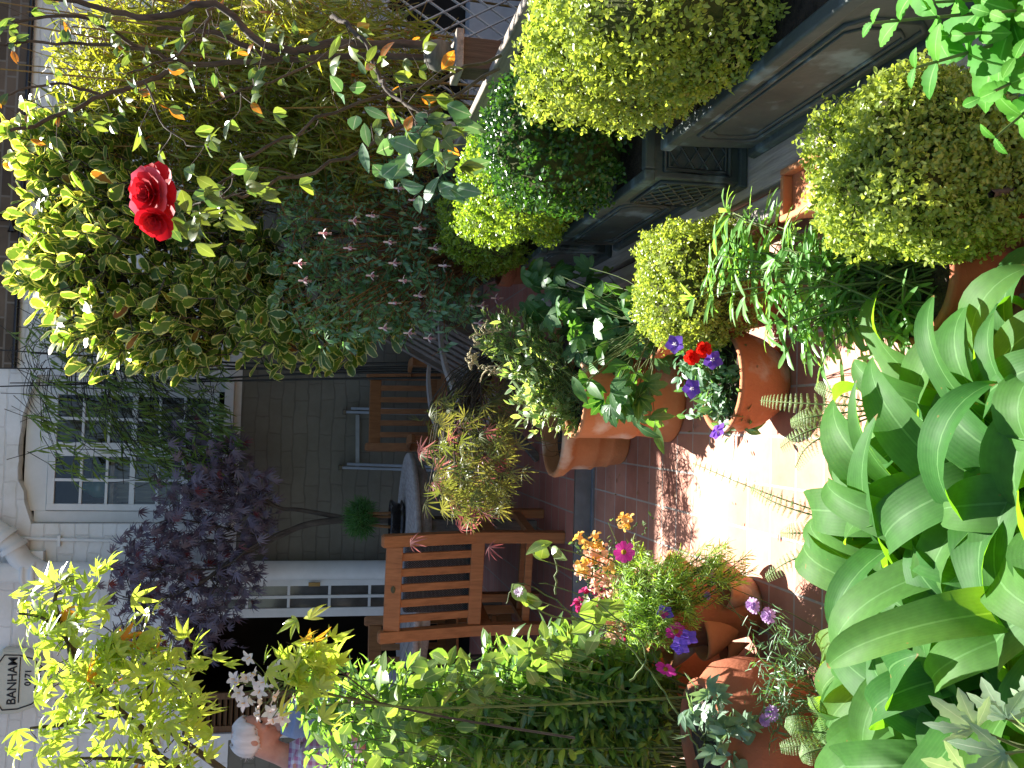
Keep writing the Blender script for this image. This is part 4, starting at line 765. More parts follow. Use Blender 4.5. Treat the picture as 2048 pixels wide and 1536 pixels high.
# --- variegated evergreen shrub
gr = thing('variegated_shrub', 'large evergreen shrub with round cream edged leaves in front of the house window side', 'shrub', (.95, 4.95, .1))
L_gr = leafmat('cream edged leaf', (.07, .14, .03), (.12, .2, .045), trans=(3., 2.7, .8), tw=.42, rough=.3, spec=.5, edge=(.55, .54, .26), ew=.72, brown=.012)
spec = [(1010, 190, 230, 150, 4.85, .35, 150), (1130, 120, 150, 90, 5.0, .3, 60), (900, 330, 110, 150, 4.75, .3, 80), (1010, 420, 140, 120, 4.85, .35, 80), (900, 540, 110, 110, 4.7, .25, 56), (835, 330, 50, 90, 4.7, .2, 24), (990, 90, 90, 70, 4.9, .2, 36), (1240, 170, 110, 130, 4.9, .25, 60), (1270, 60, 90, 60, 4.9, .2, 24), (1150, 420, 100, 90, 5., .25, 40), (850, 650, 75, 80, 4.65, .2, 26), (900, 760, 55, 80, 4.55, .15, 16), (1010, 560, 90, 90, 4.9, .2, 26)]
E = blobs(spec); n = len(E); base = np.array([.95, 4.95, .1]); A = unit((E-at(1010, 480, 4.95))*.6+nrm(n, .25)+np.array([-.05, -.1, .25])); g = Geo(); P, D = sprigs(E, A, .16, 6, out=.9)
N = unit(upn(D, .5)+np.array([0, -.35, 0])); leaf(g, P, D, N, uni(.07, .125, len(P)), uni(.05, .08, len(P)), OBO, bend=uni(-.3, .7, len(P)), fold=.12, wave=.06, wk=12)
g.build('foliage', L_gr, gr); gs = Geo(); twigs(gs, E, A, .2, .003)
hub = [at(u, v, 4.95) for u, v in ((980, 650), (1020, 500), (930, 450), (1050, 330), (960, 260), (900, 600))]
for h in hub: tube(gs, smooth_path([base+nrm(1, .05)[0]*np.array([1, 1, 0]), base*.5+h*.5+nrm(1, .06)[0], h], 5), np.linspace(.022, .009, 11), k=7)
for e in E[::2]: h = min(hub, key=lambda q: np.linalg.norm(q-e)); tube(gs, smooth_path([h, h*.5+e*.5+nrm(1, .03)[0], e-A[0]*.02], 4), np.linspace(.007, .003, 9), k=5)
gs.build('stem', M_bark, gr)
# --- golden bamboo thicket beyond the fence
L_ba = leafmat('golden bamboo leaf', (.14, .19, .03), (.26, .29, .05), trans=(2.6, 2.2, .8), tw=.45, rough=.4, brown=.02)
ba = thing('bamboo', 'dense thicket of golden leaved bamboo beyond the picket fence', 'bamboo', (2., 4.9, 0)); g = Geo(); gs = Geo()
spec = [(1400, 420, 150, 330, 4.7, .4, 560), (1250, 520, 120, 260, 4.9, .4, 420), (1330, 250, 140, 130, 5.2, .4, 260), (1380, 640, 170, 120, 4.4, .3, 160), (1200, 720, 100, 130, 4.6, .3, 110), (1180, 330, 110, 180, 5.3, .3, 110), (1180, 640, 90, 170, 4.9, .3, 110), (1460, 560, 90, 200, 4.5, .3, 90), (1430, 150, 100, 60, 5.2, .4, 26), (1300, 820, 200, 100, 4.6, .3, 60), (1480, 620, 70, 160, 4.0, .3, 90), (1490, 300, 60, 160, 4.6, .3, 90), (1440, 780, 80, 90, 4.2, .2, 40)]
E = blobs(spec); n = len(E); A = unit(nrm(n, .5)+np.array([-.25, -.2, .15])); P, D = sprigs(E, A, .2, 8, out=.7, droop=.45); leaf(g, P, D, upn(D, .4), uni(.08, .15, len(P)), uni(.009, .016, len(P)), LAN, bend=uni(.1, 1., len(P)), fold=.15)
g.build('crown', L_ba, ba); twigs(gs, E, A, .24, .0016)
for k in range(46):
    x, y = uni(1.45, 3.3), uni(4.3, 5.5); h = uni(1.5, 3.4); tube(gs, smooth_path([[x, y, 0], [x+uni(-.05, .05), y, h*.5], [x+uni(-.35, .15), y+uni(-.2, .1), h]], 5), np.linspace(.009, .003, 11), k=5)
gs.build('culm', mat('orange brown cane', (.16, .08, .02), (.25, .2, .06), rough=.5, scale=9), ba)
# --- black bamboo by the window
L_bb = leafmat('green bamboo leaf', (.08, .16, .04), (.16, .24, .07), trans=(2.8, 2.4, .8), tw=.38, rough=.42)
bb = thing('bamboo', 'black stemmed bamboo with drooping green leaves hanging in front of the house window', 'bamboo', (.33, 6.4, .1)); g = Geo(); gs = Geo()
for (u, vt, ut) in ((792, -120, 760), (803, -60, 800), (781, 20, 770), (812, 60, 830), (800, -60, 840)):
    b0 = at(u, 905, 6.55); tube(gs, smooth_path([b0, at(u-4, 600, 6.5), at((u+ut)/2-4, 300, 6.5), at(ut, vt, 6.45)], 8), np.linspace(.011, .004, 25), k=7)
spec = [(690, 300, 110, 150, 6.4, .25, 64), (620, 360, 60, 110, 6.3, .2, 40), (800, 330, 60, 160, 6.4, .25, 44), (860, 160, 60, 70, 6.4, .2, 24), (720, 120, 110, 70, 6.4, .2, 24), (660, 440, 70, 40, 6.3, .2, 18), (860, 80, 50, 60, 6.3, .2, 9), (610, 180, 60, 70, 6.3, .2, 8)]
E = blobs(spec); n = len(E); A = unit(nrm(n, .35)+np.array([-.45, -.15, -.25])); P, D = sprigs(E, A, .2, 7, out=.6, droop=.5); leaf(g, P, D, upn(D, .4), uni(.09, .16, len(P)), uni(.014, .022, len(P)), LAN, bend=uni(.1, .9, len(P)), fold=.15); g.build('crown', L_bb, bb); twigs(gs, E, A, .3, .002)
for e in E[::2]: s0 = at(795+rng.normal()*8, np.interp(e[2], [1, 4], [500, -60]), 6.5); tube(gs, smooth_path([s0, s0*.5+e*.5+np.array([0, 0, .08]), e], 4), np.linspace(.003, .0015, 9), k=4)
gs.build('culm', mat('black cane', (.012, .012, .01), (.04, .035, .025), rough=.4), bb)
# --- climbing rose nearest at the right
ro = thing('climbing_rose', 'climbing rose with one full crimson bloom and bare dark stems by the fence post', 'rose', (1.0, 2.55, 0)); gs = Geo(); g = Geo()
ST = [([(1436, 1010, 2.5), (1450, 700, 2.4), (1438, 547, 2.35), (1526, 427, 2.3), (1500, 300, 2.3), (1532, 150, 2.25), (1545, -20, 2.2)], .016), ([(1424, 1000, 2.6), (1424, 684, 2.5), (1413, 547, 2.45), (1406, 376, 2.4), (1372, 290, 2.35), (1345, 205, 2.3), (1296, 100, 2.25), (1275, 20, 2.2)], .012),
      ([(1406, 376, 2.4), (1440, 280, 2.35), (1505, 154, 2.3), (1488, -20, 2.25)], .009), ([(1440, 300, 2.35), (1450, 113, 2.3), (1446, -20, 2.25)], .007), ([(1345, 205, 2.31), (1370, 100, 2.25), (1336, -10, 2.2)], .006), ([(1413, 547, 2.45), (1470, 430, 2.4), (1480, 320, 2.35)], .012),
      ([(1420, 1000, 2.4), (1330, 720, 2.2), (1228, 506, 2.1), (1167, 440, 2.05), (1158, 340, 2.0)], .0045), ([(1400, 1000, 2.3), (1228, 700, 2.2), (1160, 512, 2.1), (1136, 437, 2.05), (1125, 390, 2.05)], .005), ([(1509, 660, 2.19), (1451, 729, 2.1), (1369, 763, 2.05), (1331, 804, 2.0), (1295, 856, 1.95)], .006), ([(1331, 804, 2.0), (1250, 860, 1.98), (1195, 890, 1.96)], .003), ([(1372, 290, 2.35), (1280, 330, 2.3), (1240, 420, 2.25)], .003),
      ([(1450, 700, 2.4), (1380, 560, 2.3), (1330, 420, 2.25)], .004), ([(1526, 427, 2.3), (1440, 380, 2.25), (1390, 250, 2.2)], .004)]
nodes = []
for pts, r in ST:
    far = 1.0 if pts[0][2] > 2.2 and r > .0055 else 0.
    Pm = smooth_path([at(u, v, d+far) for u, v, d in pts], 6); r = r*(1+.05*far); tube(gs, Pm+nrm(len(Pm), .004), np.linspace(r, r*.5, len(Pm)), k=8); nodes += [(p_, unit(Pm[min(i+1, len(Pm)-1)]-Pm[max(i-1, 0)])) for i, p_ in enumerate(Pm) if p_[2] > at(1400, 900, 2.2)[2]]
L_ro = leafmat('rose leaf', (.06, .13, .05), (.15, .2, .05), trans=(2.4, 2.2, .8), tw=.36, rough=.35, spec=.6, rib=(.2, .26, .1), brown=.07, bc=(.35, .13, .02)); L_rs = leafmat('silvery rose leaf', (.08, .19, .08), (.14, .26, .13), trans=(1.8, 1.8, .9), tw=.25, rough=.35, spec=.6, rib=(.3, .38, .28))
P = []; D = []
for i in rng.choice(len(nodes), 130):
    p_, T = nodes[i]; o_ = unit(nrm(1, .7)[0]+np.array([-.3, -.3, -.2])); e = p_+o_*uni(.03, .13); stemline(gs, p_, e, .0012, k=4)
    for s in (-1, 0, 1): P.append(e); D.append(unit(o_+np.cross(o_, UP)*s*1.1+np.array([0, 0, -.35])+nrm(1, .25)[0]))
P = np.array(P); D = np.array(D); leaf(g, P, D, unit(np.array([-.2, -.5, .6])+nrm(len(P), .5)), uni(.035, .062, len(P)), uni(.018, .032, len(P)), OV, bend=uni(.0, 1., len(P)), fold=.2)
cl = [(1200, 830, 70), (1235, 800, 60), (1260, 850, 60), (1180, 870, 60), (1215, 890, 60), (1165, 910, 55), (1320, 905, 60), (1190, 780, 55), (1285, 815, 50), (1340, 690, 45), (1230, 910, 55), (1160, 860, 45), (1300, 760, 45), (1245, 730, 50)]
for u, v, s in cl:
    c = at(u, v, 1.96); k = 3; D = unit(nrm(k, .7)+np.array([-.5, -.4, -.2])); leaf(g, np.repeat(c[None], k, 0)+nrm(k, .02), D, unit(np.array([-.3, -.7, .5])+nrm(k, .3)), s/F*1.96*uni(.8, 1.25, k), s/F*1.1*uni(.85, 1.15, k), OV, bend=uni(.1, .8, k), fold=.15, mi=1)
for (u, v) in ((1130, 320), (1150, 370), (1095, 340), (1180, 400), (1110, 400), (1080, 370), (1140, 420), (1165, 300), (1100, 440), (1060, 400)):
    c = at(u, v, 2.02); k = 3; D = unit(nrm(k, .6)+np.array([-.4, -.4, -.5])); leaf(g, np.repeat(c[None], k, 0)+nrm(k, .012), D, unit(np.array([-.2, -.8, .4])+nrm(k, .4)), uni(.04, .06, k), uni(.024, .034, k), OV, bend=uni(.1, .9, k), fold=.2)
g.build('foliage', [L_ro, L_rs], ro); gs.build('stem', M_bark, ro)
F_ro = flowermat('crimson petal', (.42, .005, .012), (.62, .02, .03)); F_rp = flowermat('pink petal back', (.62, .12, .17), (.72, .2, .25))
rc = at(1148, 300, 1.95); f = Geo(); ax_ = np.array([-.15, -.62, .45])
for k in range(6): petals(f, rc-unit(ax_)*.005*k, ax_, 5+k // 2, .022+.009*k, .028+.0065*k, 1.3-.24*k, .35-.1*k, [(0, .3), (.3, .75), (.6, 1), (.85, .98), (1, .7)], ph=k*.7, fold=.25, mi=1 if k == 4 else 0)
f.build('bloom', [F_ro, F_rp], ro)
f = Geo(); rc2 = rc+np.array([-.05, -.005, -.012])
for k in range(4): petals(f, rc2-unit(ax_)*.004*k, (-.5, -.5, .1), 5, .02+.009*k, .028+.006*k, 1.2-.25*k, .2-.15*k, [(0, .3), (.3, .75), (.6, 1), (.85, .98), (1, .7)], ph=k*.6, fold=.25)
f.build('bloom', [F_ro, F_rp], ro)

# ================================================================== BEHIND THE TABLE
pm = thing('purple_maple', 'purple leaved japanese maple with forked dark trunk behind the round table', 'tree', (-.95, 6.45, .1)); g = Geo(); gs = Geo()
L_pm = leafmat('purple maple leaf', (.1, .075, .105), (.19, .16, .2), trans=(1.2, .9, 1.), tw=.3, rough=.4, brown=.06, bc=(.16, .03, .03))
spec = [(490, 400, 120, 110, 6.3, .3, 66), (420, 330, 90, 90, 6.3, .3, 46), (560, 420, 60, 80, 6.3, .25, 38), (360, 270, 80, 70, 6.25, .25, 42), (330, 380, 80, 70, 6.2, .25, 26), (390, 450, 90, 60, 6.3, .25, 26), (620, 440, 60, 40, 6.3, .2, 24), (560, 510, 50, 25, 6.3, .2, 14), (280, 400, 60, 50, 6.2, .2, 22), (250, 300, 60, 60, 6.2, .2, 20), (480, 500, 60, 40, 6.3, .2, 16), (640, 400, 40, 60, 6.35, .2, 16)]
E = blobs(spec); n = len(E); A = unit(nrm(n, .5)+np.array([0, -.2, -.25])); P = np.repeat(E, 4, 0)+nrm(4*n, .06); D = unit(np.repeat(A, 4, 0)+nrm(4*n, .5)+np.array([0, -.1, -.6]))
palm(g, P, D, unit(np.array([-.1, -.6, .6])+nrm(len(P), .6)), .085*uni(.75, 1.2, len(P)), .0135, (-1.45, -.75, -.35, 0, .35, .75, 1.45), (.5, .8, .95, 1, .95, .8, .5), LAN, bend=.6); g.build('crown', L_pm, pm)
tp = lambda *q: [at(u, v, d) for u, v, d in q]
b0 = np.array([-.98, 6.4, .84]); P0 = at(497, 690, 6.35); tube(gs, smooth_path(np.array([[P0[0], P0[1], .1], P0*np.array([1, 1, 0])+np.array([0, 0, .6]), P0]), 4), np.linspace(.03, .028, 9), k=9)
for pts, r in ((tp((497, 690, 6.35), (486, 610, 6.3), (455, 540, 6.3), (420, 470, 6.25), (370, 400, 6.2), (330, 300, 6.2)), .026), (tp((500, 690, 6.35), (516, 600, 6.35), (520, 560, 6.35), (545, 520, 6.3), (600, 450, 6.3)), .018), (tp((486, 610, 6.3), (470, 560, 6.25), (440, 500, 6.2), (400, 440, 6.2), (400, 330, 6.2)), .014), (tp((455, 540, 6.3), (480, 450, 6.3), (500, 350, 6.3)), .012), (tp((420, 470, 6.25), (380, 440, 6.2), (300, 400, 6.2)), .009), (tp((520, 560, 6.35), (540, 480, 6.3), (530, 400, 6.3)), .01)):
    Pm = smooth_path(pts, 6); tube(gs, Pm, np.linspace(r, r*.4, len(Pm)), k=8)
hubs = tp((330, 300, 6.2), (400, 330, 6.2), (500, 350, 6.3), (530, 400, 6.3), (600, 450, 6.3), (300, 400, 6.2), (400, 440, 6.2), (455, 430, 6.3))
for e in E[::2]: h = min(hubs, key=lambda q: np.linalg.norm(q-e)); tube(gs, smooth_path([h, h*.5+e*.5+np.array([0, 0, .05]), e], 4), np.linspace(.005, .0016, 9), k=4)
gs.build('trunk', M_bark, pm)
# grassy ball in black dish
mo = at(497, 812, 5.85); gm = thing('grass_ball', 'round tuft of fine green grass in a black dish on the table', 'potted plant', (mo[0], mo[1], TZ)); mz = TZ+.003
g = Geo(); lathe(g, (mo[0], mo[1], mz), [(0, 0), (.1, 0), (.125, .012), (.125, .02), (.1, .024), (.105, .03), (.12, .07), (.128, .075), (.128, .09), (.118, .092), (.11, .075), (0, .07)], k=40); g.build('dish', M_black, gm)
bc = at(500, 722, 5.85); g = Geo()
for (dx, dy) in ((-.05, 0), (.015, .03), (.045, -.02)): tube(g, smooth_path([[mo[0]+dx, mo[1]+dy, mz+.07], [mo[0]+dx*.9, mo[1]+dy, mz+.14], [bc[0]+dx*.7, bc[1]+dy, bc[2]]], 3), .01, k=7)
g.build('stem', M_bark2, gm); g = Geo(); n = 1500; d = unit(nrm(n)); P = bc+d*np.array([.09, .09, .06]); leaf(g, P, unit(d*.8+nrm(n, .5)+np.array([0, 0, .15])), d+nrm(n, .3), uni(.05, .1, n), uni(.0025, .004, n), LIN, bend=uni(.2, 1.6, n)); ball(g, bc, (.08, .08, .055), mi=1)
g.build('foliage', [leafmat('fine grass', (.025, .1, .018), (.06, .17, .03), trans=(2.5, 2.5, .8), tw=.3, rough=.45), M_core], gm)
g = Geo(); gp = at(452, 812, 5.5); lathe(g, (gp[0], gp[1], TZ+.003), [(0, .004), (.028, .004), (.03, 0), (.033, .004), (.037, .1), (.035, .1), (.031, .01), (0, .01)], k=24)
mg, n_, l_ = newmat('clear glass'); o_ = n_.new('ShaderNodeOutputMaterial'); q_ = n_.new('ShaderNodeBsdfGlass'); q_.inputs['IOR'].default_value = 1.45; l_.new(q_.outputs[0], o_.inputs[0])
tag(g.build('tumbler', mg), 'clear glass tumbler on the table beside the black dish', 'glass')
# ================================================================== LEFT SIDE
# --- yellow maple
ym0 = np.array([*at(-60, 1500, 2.5)[:2], 0.]); ym = thing('golden_maple', 'golden yellow japanese maple glowing at the left in front of the alarm box', 'tree', ym0); g = Geo(); gs = Geo()
L_ym = leafmat('golden maple leaf', (.24, .34, .06), (.36, .42, .09), trans=(2.1, 2.1, .9), tw=.48, rough=.3, spec=.6, brown=.02, bc=(.5, .2, .03))
spec = [(150, 200, 90, 120, 2.2, .14, 34), (250, 150, 60, 90, 2.2, .1, 17), (250, 260, 80, 70, 2.15, .1, 15), (330, 110, 50, 50, 2.25, .08, 13), (80, 350, 100, 60, 2.15, .1, 24), (40, 80, 60, 60, 2.2, .1, 9), (160, 310, 80, 60, 2.2, .1, 14), (375, 160, 20, 40, 2.25, .05, 5), (300, 40, 30, 20, 2.25, .04, 4), (10, 280, 50, 130, 2.2, .1, 16), (190, 380, 50, 30, 2.15, .06, 8)]
spec2 = [(215, 600, 55, 45, 2.05, .05, 20), (160, 620, 50, 40, 2.05, .05, 9)]
lob7 = (-1.25, -.62, 0, .62, 1.25); sc7 = (.6, .9, 1.05, .9, .6)
E = np.concatenate([blobs(spec), blobs(spec2)]); n = len(E); P = np.repeat(E, 2, 0)+nrm(2*n, .03); D = unit(nrm(2*n, .75)+np.array([.35, -.1, -.35])); palm(g, P, D, unit(np.array([-.1, -.4, .7])+nrm(2*n, .75)), .058*uni(.7, 1.25, 2*n), .0145, lob7, sc7, [(0, .15), (.25, .8), (.5, 1), (.75, .55), (1, .03)], bend=.6, fold=.22)
g.build('crown', L_ym, ym)
tk = at(-60, 520, 2.35); tube(gs, smooth_path([ym0, ym0*.5+tk*.5+np.array([.02, 0, 0]), tk], 5), np.linspace(.028, .02, 11), k=8)
BR = [((-60, 520), (13, 331), (72, 290), (111, 244), (212, 150), (257, 133), (299, 87), (309, 38)), ((-60, 520), (16, 419), (72, 342), (121, 293), (200, 260)), ((111, 244), (90, 150), (80, 60)), ((111, 244), (230, 150), (330, 110), (370, 130)), ((-60, 520), (10, 300), (20, 150)), ((121, 293), (220, 300), (250, 250))]
nod = []
for b in BR:
    Pm = smooth_path([at(u, v, 2.28-.05*i/len(b)) for i, (u, v) in enumerate(b)], 6); tube(gs, Pm, np.linspace(.011, .0028, len(Pm)), k=7); nod += list(Pm)
nod = np.array(nod)
for e in E[:-29:2]: h = nod[np.argmin(np.linalg.norm(nod-e, axis=1))]; stemline(gs, h, e, .0014, k=4)
h0 = at(130, 760, 2.15)
for e in E[-29::4]: stemline(gs, h0, e, .001, k=4)
tube(gs, smooth_path([at(60, 1150, 2.2), at(100, 900, 2.2), h0], 4), .003, k=5)
gs.build('trunk', M_bark, ym)
# --- tall leafy perennials, willow shaped leaves
ls0 = at(60, 1500, 2.8); ls = thing('leafy_shrub', 'tall mass of willow leaved stems at the left in front of the two people', 'shrub', (ls0[0], 2.75, 0)); g = Geo(); gs = Geo()
L_ls = leafmat('willow leaf', (.07, .17, .05), (.15, .26, .085), trans=(2.8, 2.5, .8), tw=.46, rough=.27, spec=.75, rib=(.14, .24, .1)); L_lr = leafmat('round leaf', (.09, .17, .05), (.16, .24, .07), trans=(2.6, 2.4, .8), tw=.38, rough=.3, spec=.6, rib=(.25, .32, .14))
tops = []
for k in range(150):
    d = uni(2.62, 3.0); ub = uni(-40, 135); top = at(*((uni(-60, 210), uni(570, 1150)) if k % 3 else (uni(120, 275), uni(950, 1240))), d); b0 = np.array([*at(ub, 1500, d)[:2], 0.])
    m1 = b0*.5+top*.5+nrm(1, .025)[0]; Pm = smooth_path([b0, m1, top], 8); tube(gs, Pm, np.linspace(.0042, .0016, 17), k=5)
    Pm = Pm[Pm[:, 2] > at(100, 1350, d)[2]]; s = np.arange(0, len(Pm)-1e-6, .22)[1:-1]; i = s.astype(int)
    if len(Pm) < 3: continue
    q = Pm[np.minimum(i, len(Pm)-2)]*(1-(s-i))[:, None]+Pm[np.minimum(i+1, len(Pm)-1)]*(s-i)[:, None]
    T = unit(np.array([0, 0, 1.])+nrm(len(q), .15)); D = unit(perp(T)*.9+T*uni(-.3, .8, len(q))[:, None]); leaf(g, q, D, upn(D, .9), uni(.05, .09, len(q)), uni(.017, .028, len(q)), LAN, bend=uni(.1, 1., len(q)), fold=.2)
    if k % 2 == 0: tops.append(top)
E = blobs([(160, 880, 80, 160, 2.55, .1, 64), (300, 1190, 50, 60, 2.5, .06, 14), (220, 1090, 60, 80, 2.5, .06, 28), (60, 800, 80, 160, 2.5, .08, 40), (330, 1060, 20, 50, 2.25, .04, 5), (430, 1090, 30, 25, 2.25, .02, 4)]); n = len(E); D = unit(nrm(n, .6)+np.array([.1, -.3, -.1])); leaf(g, E, D, unit(np.array([-.1, -.7, .45])+nrm(n, .45)), uni(.05, .085, n), uni(.03, .048, n), OV, bend=uni(.1, .8, n), fold=.16, mi=1)
for e in E[::2]: stemline(gs, e+np.array([-.05, .03, -.15]), e, .0014, k=4)
for b in (((170, 1260), (240, 1290), (330, 1190), (370, 1080)), ((30, 1400), (150, 1330), (260, 1240), (290, 1170), (370, 1050), (330, 1010)), ((350, 1110), (420, 1110), (455, 1090))): Pm = smooth_path([at(u, v, 2.27) for u, v in b], 6); tube(gs, Pm+nrm(len(Pm), .003), np.linspace(.003, .0013, len(Pm)), k=6)
g.build('foliage', [L_ls, L_lr], ls)
gs.build('stem', M_green_stem, ls); F_as = flowermat('pale lilac petal', (.5, .42, .52), (.62, .55, .62))
for top in tops[:14]:
    f = Geo(); petals(f, top, unit(nrm(1, .4)[0]+np.array([.1, -.4, .5])), 9, .012, .004, .3, .1, LIN); ball(f, top, .004, mi=1, k=8, m=6); f.build('flower', [F_as, F_yel], ls)
c = at(352, 1040, 2.22); f = Geo()
for q in range(3): petals(f, c+np.array([0, 0, .004])*q, (.3, -.5, .6), 10, .014-.003*q, .004, .3+.3*q, .1, LIN)
f.build('flower', [F_as], ls)
# --- white bellflower spike
wf0 = at(120, 800, 2.3); wc = thing('white_bellflower', 'tall stem of white bell flowers in front of the dark doorway', 'flowering plant', (wf0[0], wf0[1], 0)); gs = Geo(); tube(gs, smooth_path([[wf0[0], wf0[1]+.02, 0], at(120, 900, 2.2), at(150, 640, 2.1), at(165, 490, 2.1)], 6), np.linspace(.004, .002, 19), k=6)
for (u, v) in ((222, 500), (170, 478), (183, 492), (150, 480), (165, 505), (140, 500), (186, 512), (155, 520), (172, 528), (190, 545), (130, 525), (112, 540), (120, 555), (100, 545), (200, 556), (145, 545), (178, 470), (100, 565), (130, 490), (160, 545), (108, 520)):
    c = at(u, v, 2.06+uni(-.03, .03)); stemline(gs, at(160+rng.normal()*10, min(v+40, 640), 2.1), c, .0012, k=4); f = Geo(); ax_ = unit(nrm(1, .5)[0]+np.array([.1, -.6, .3])); petals(f, c, ax_, 5, .021, .013, .75, .9, [(0, .5), (.3, .85), (.55, .95), (.8, .6), (1, .05)], fold=.15); tube(f, [c, c+ax_*.012], .001, k=4, mi=1); f.build('flower', [F_wht, F_yel], wc)
gs.build('stem', M_green_stem, wc)
# --- strawberry pot with snapdragons and cosmos
st0 = np.array([*on(325., 1500., 0.)[:2], 0.]); st = thing('strawberry_pot', 'terracotta pocket pot full of snapdragons and pink cosmos at the left of the paving', 'flowering plant', st0); r = .125; H = .36
g = Geo(); lathe(g, st0, [(0, .001), (r*.72, .001), (r*.76, .012), (r*.9, .1), (r*1.0, .2), (r*1.02, .3), (r*1.1, .315), (r*1.12, .35), (r*1.08, H), (r*.98, H), (r*.95, .34), (r*.9, .2), (0, .2)], k=56); po = g.build('pot', M_terr, st)
for (an, z, s) in ((R(-5), .27, .95), (R(178), .26, 1.2), (R(235), .2, 1.3), (R(300), .13, 1.), (R(-18), .13, .9), (R(200), .1, .9), (R(85), .2, 1.)):
    o_ = np.array([math.cos(an), math.sin(an), 0]); t_ = np.array([-o_[1], o_[0], 0]); c = st0+o_*r*.93+np.array([0, 0, z]); g = Geo(); k = 20; rows = []
    for (hh, wd_, dp) in ((-.085, .012, .004), (-.06, .03, .022), (-.03, .042, .045), (0, .047, .062), (.012, .048, .067), (.014, .044, .063), (.0, .04, .056), (-.03, .034, .036), (-.05, .02, .018)):
        a = np.linspace(-math.pi/2, math.pi/2, k); rows.append([c+t_*np.sin(x)*wd_*s+o_*(np.cos(x)*dp*s)+np.array([0, 0, hh*s]) for x in a])
    V = np.array(rows).reshape(-1, 3); m_ = len(rows); g.add(V, [[i*k+j, i*k+j+1, (i+1)*k+j+1, (i+1)*k+j] for i in range(m_-1) for j in range(k-1)]); pk = g.build('pocket', M_terr2, po)
    g = Geo(); a = np.linspace(-math.pi/2, math.pi/2, k); V = [c+np.array([0, 0, -.018*s])]+[c+t_*np.sin(x)*.038*s+o_*np.cos(x)*.05*s+np.array([0, 0, -.018*s]) for x in a]; g.add(V, [[0, j, j+1] for j in range(1, k)]); g.build('soil', M_soil, pk)
g = Geo(); lathe(g, st0+np.array([0, 0, .325]), [(0, .006), (r*.95, 0)], k=24); g.build('soil', M_soil, st)
L_co = leafmat('feathery leaf', (.14, .28, .04), (.26, .4, .08), trans=(2.4, 2.3, .7), tw=.4, rough=.45)
E = blobs([(345, 1320, 115, 95, 2.6, .12, 210), (400, 1440, 60, 70, 2.56, .08, 46), (300, 1240, 70, 50, 2.75, .1, 28), (280, 1290, 60, 50, 2.62, .06, 24), (380, 1250, 80, 50, 2.72, .1, 34)]); n = len(E); g = Geo(); gs = Geo(); b0 = st0+np.array([0, 0, .33]); A = unit(E-b0+nrm(n, .06)); P, D = sprigs(E, A, .075, 16, out=.75); leaf(g, P, D, upn(D, .6), uni(.018, .042, len(P)), uni(.0018, .003, len(P)), LIN, bend=uni(.2, 1.6, len(P)), fold=.1)
g.build('foliage', L_co, st); twigs(gs, E, A, .09, .0009)
for e in E[::3]: stemline(gs, b0+nrm(1, .03)[0]*np.array([1, 1, .1]), e, .0015)
F_mag = flowermat('cosmos pink', (.6, .03, .3), (.72, .08, .42), rib=(.5, .02, .22)); M_disc = mat('yellow disc', (.6, .3, .01), (.8, .5, .04), rough=.9, scale=400, bump=1)
def cosmos(u, v, d, ax_):
    c = at(u, v, d); stemline(gs, b0, c, .0012, j=.03); f = Geo(); petals(f, c, ax_, 8, .03, .019, .22, .15, PET, fold=.12); ball(f, c+unit(np.array(ax_))*.003, (.0075, .0075, .0075), mi=1, k=12, m=8); f.build('cosmos_flower', [F_mag, M_disc], st)
cosmos(432, 1248, 2.5, (.1, -.75, .45)); cosmos(200, 1332, 2.56, (-.55, -.5, .45)); cosmos(275, 1352, 2.58, (-.3, -.6, .2))
F_sn = [flowermat('yellow snapdragon', (.7, .42, .05), (.75, .52, .2)), flowermat('peach snapdragon', (.72, .42, .3), (.75, .55, .42)), flowermat('magenta snapdragon', (.42, .02, .12), (.52, .05, .2))]
L_sn = leafmat('snapdragon leaf', (.06, .13, .05), (.12, .2, .08), trans=(2.4, 2.3, .8), tw=.3, rough=.4)
gl_ = Geo()
for (u, v, c_, hgt) in ((492, 1242, 0, 1), (455, 1170, 0, 2), (432, 1185, 1, 2), (405, 1185, 0, 2), (398, 1168, 1, 1), (380, 1190, 1, 2), (365, 1210, 1, 2), (345, 1195, 2, 2), (335, 1225, 1, 2), (322, 1180, 2, 2), (318, 1225, 2, 1), (300, 1222, 1, 2), (350, 1240, 1, 1), (270, 1272, 2, 2), (262, 1215, 1, 1), (415, 1210, 1, 1), (310, 1250, 1, 1)):
    c = at(u, v, 2.72+uni(-.06, .1)); stemline(gs, b0, c+np.array([0, 0, .04]), .0014, j=.02); f = Geo()
    for k in range(2+2*hgt):
        a = uni(0, 6.28); q = c+np.array([math.cos(a)*.012, math.sin(a)*.012, uni(-.03, .02)*hgt]); o_ = unit(np.array([math.cos(a), math.sin(a)-.35, .25])); petals(f, q, o_, 3, .02, .019, .7, .9, PET, fold=.5, ph=uni(0, 6)); petals(f, q+np.array([0, 0, .006]), unit(o_+np.array([0, 0, .8])), 2, .019, .018, .6, .5, PET, fold=.4, ph=uni(0, 6)); ball(f, q, (.008, .008, .009), k=8, m=6)
    f.build('snapdragon', F_sn[c_], st)
    for k in range(10): q = c+nrm(1, .012)[0]+np.array([0, 0, uni(-.08, .05)]); leaf(gl_, q, nrm(1), upn(nrm(1)), .02, .007, LAN, bend=.4); ball(gl_, q+nrm(1, .008)[0], .0035, k=6, m=5)
gl_.build('snapdragon_leaves', L_sn, st); 
F_pan = flowermat('violet petal', (.12, .07, .5), (.2, .12, .62)); F_mg = flowermat('crimson violet', (.35, .02, .15), (.45, .05, .2))
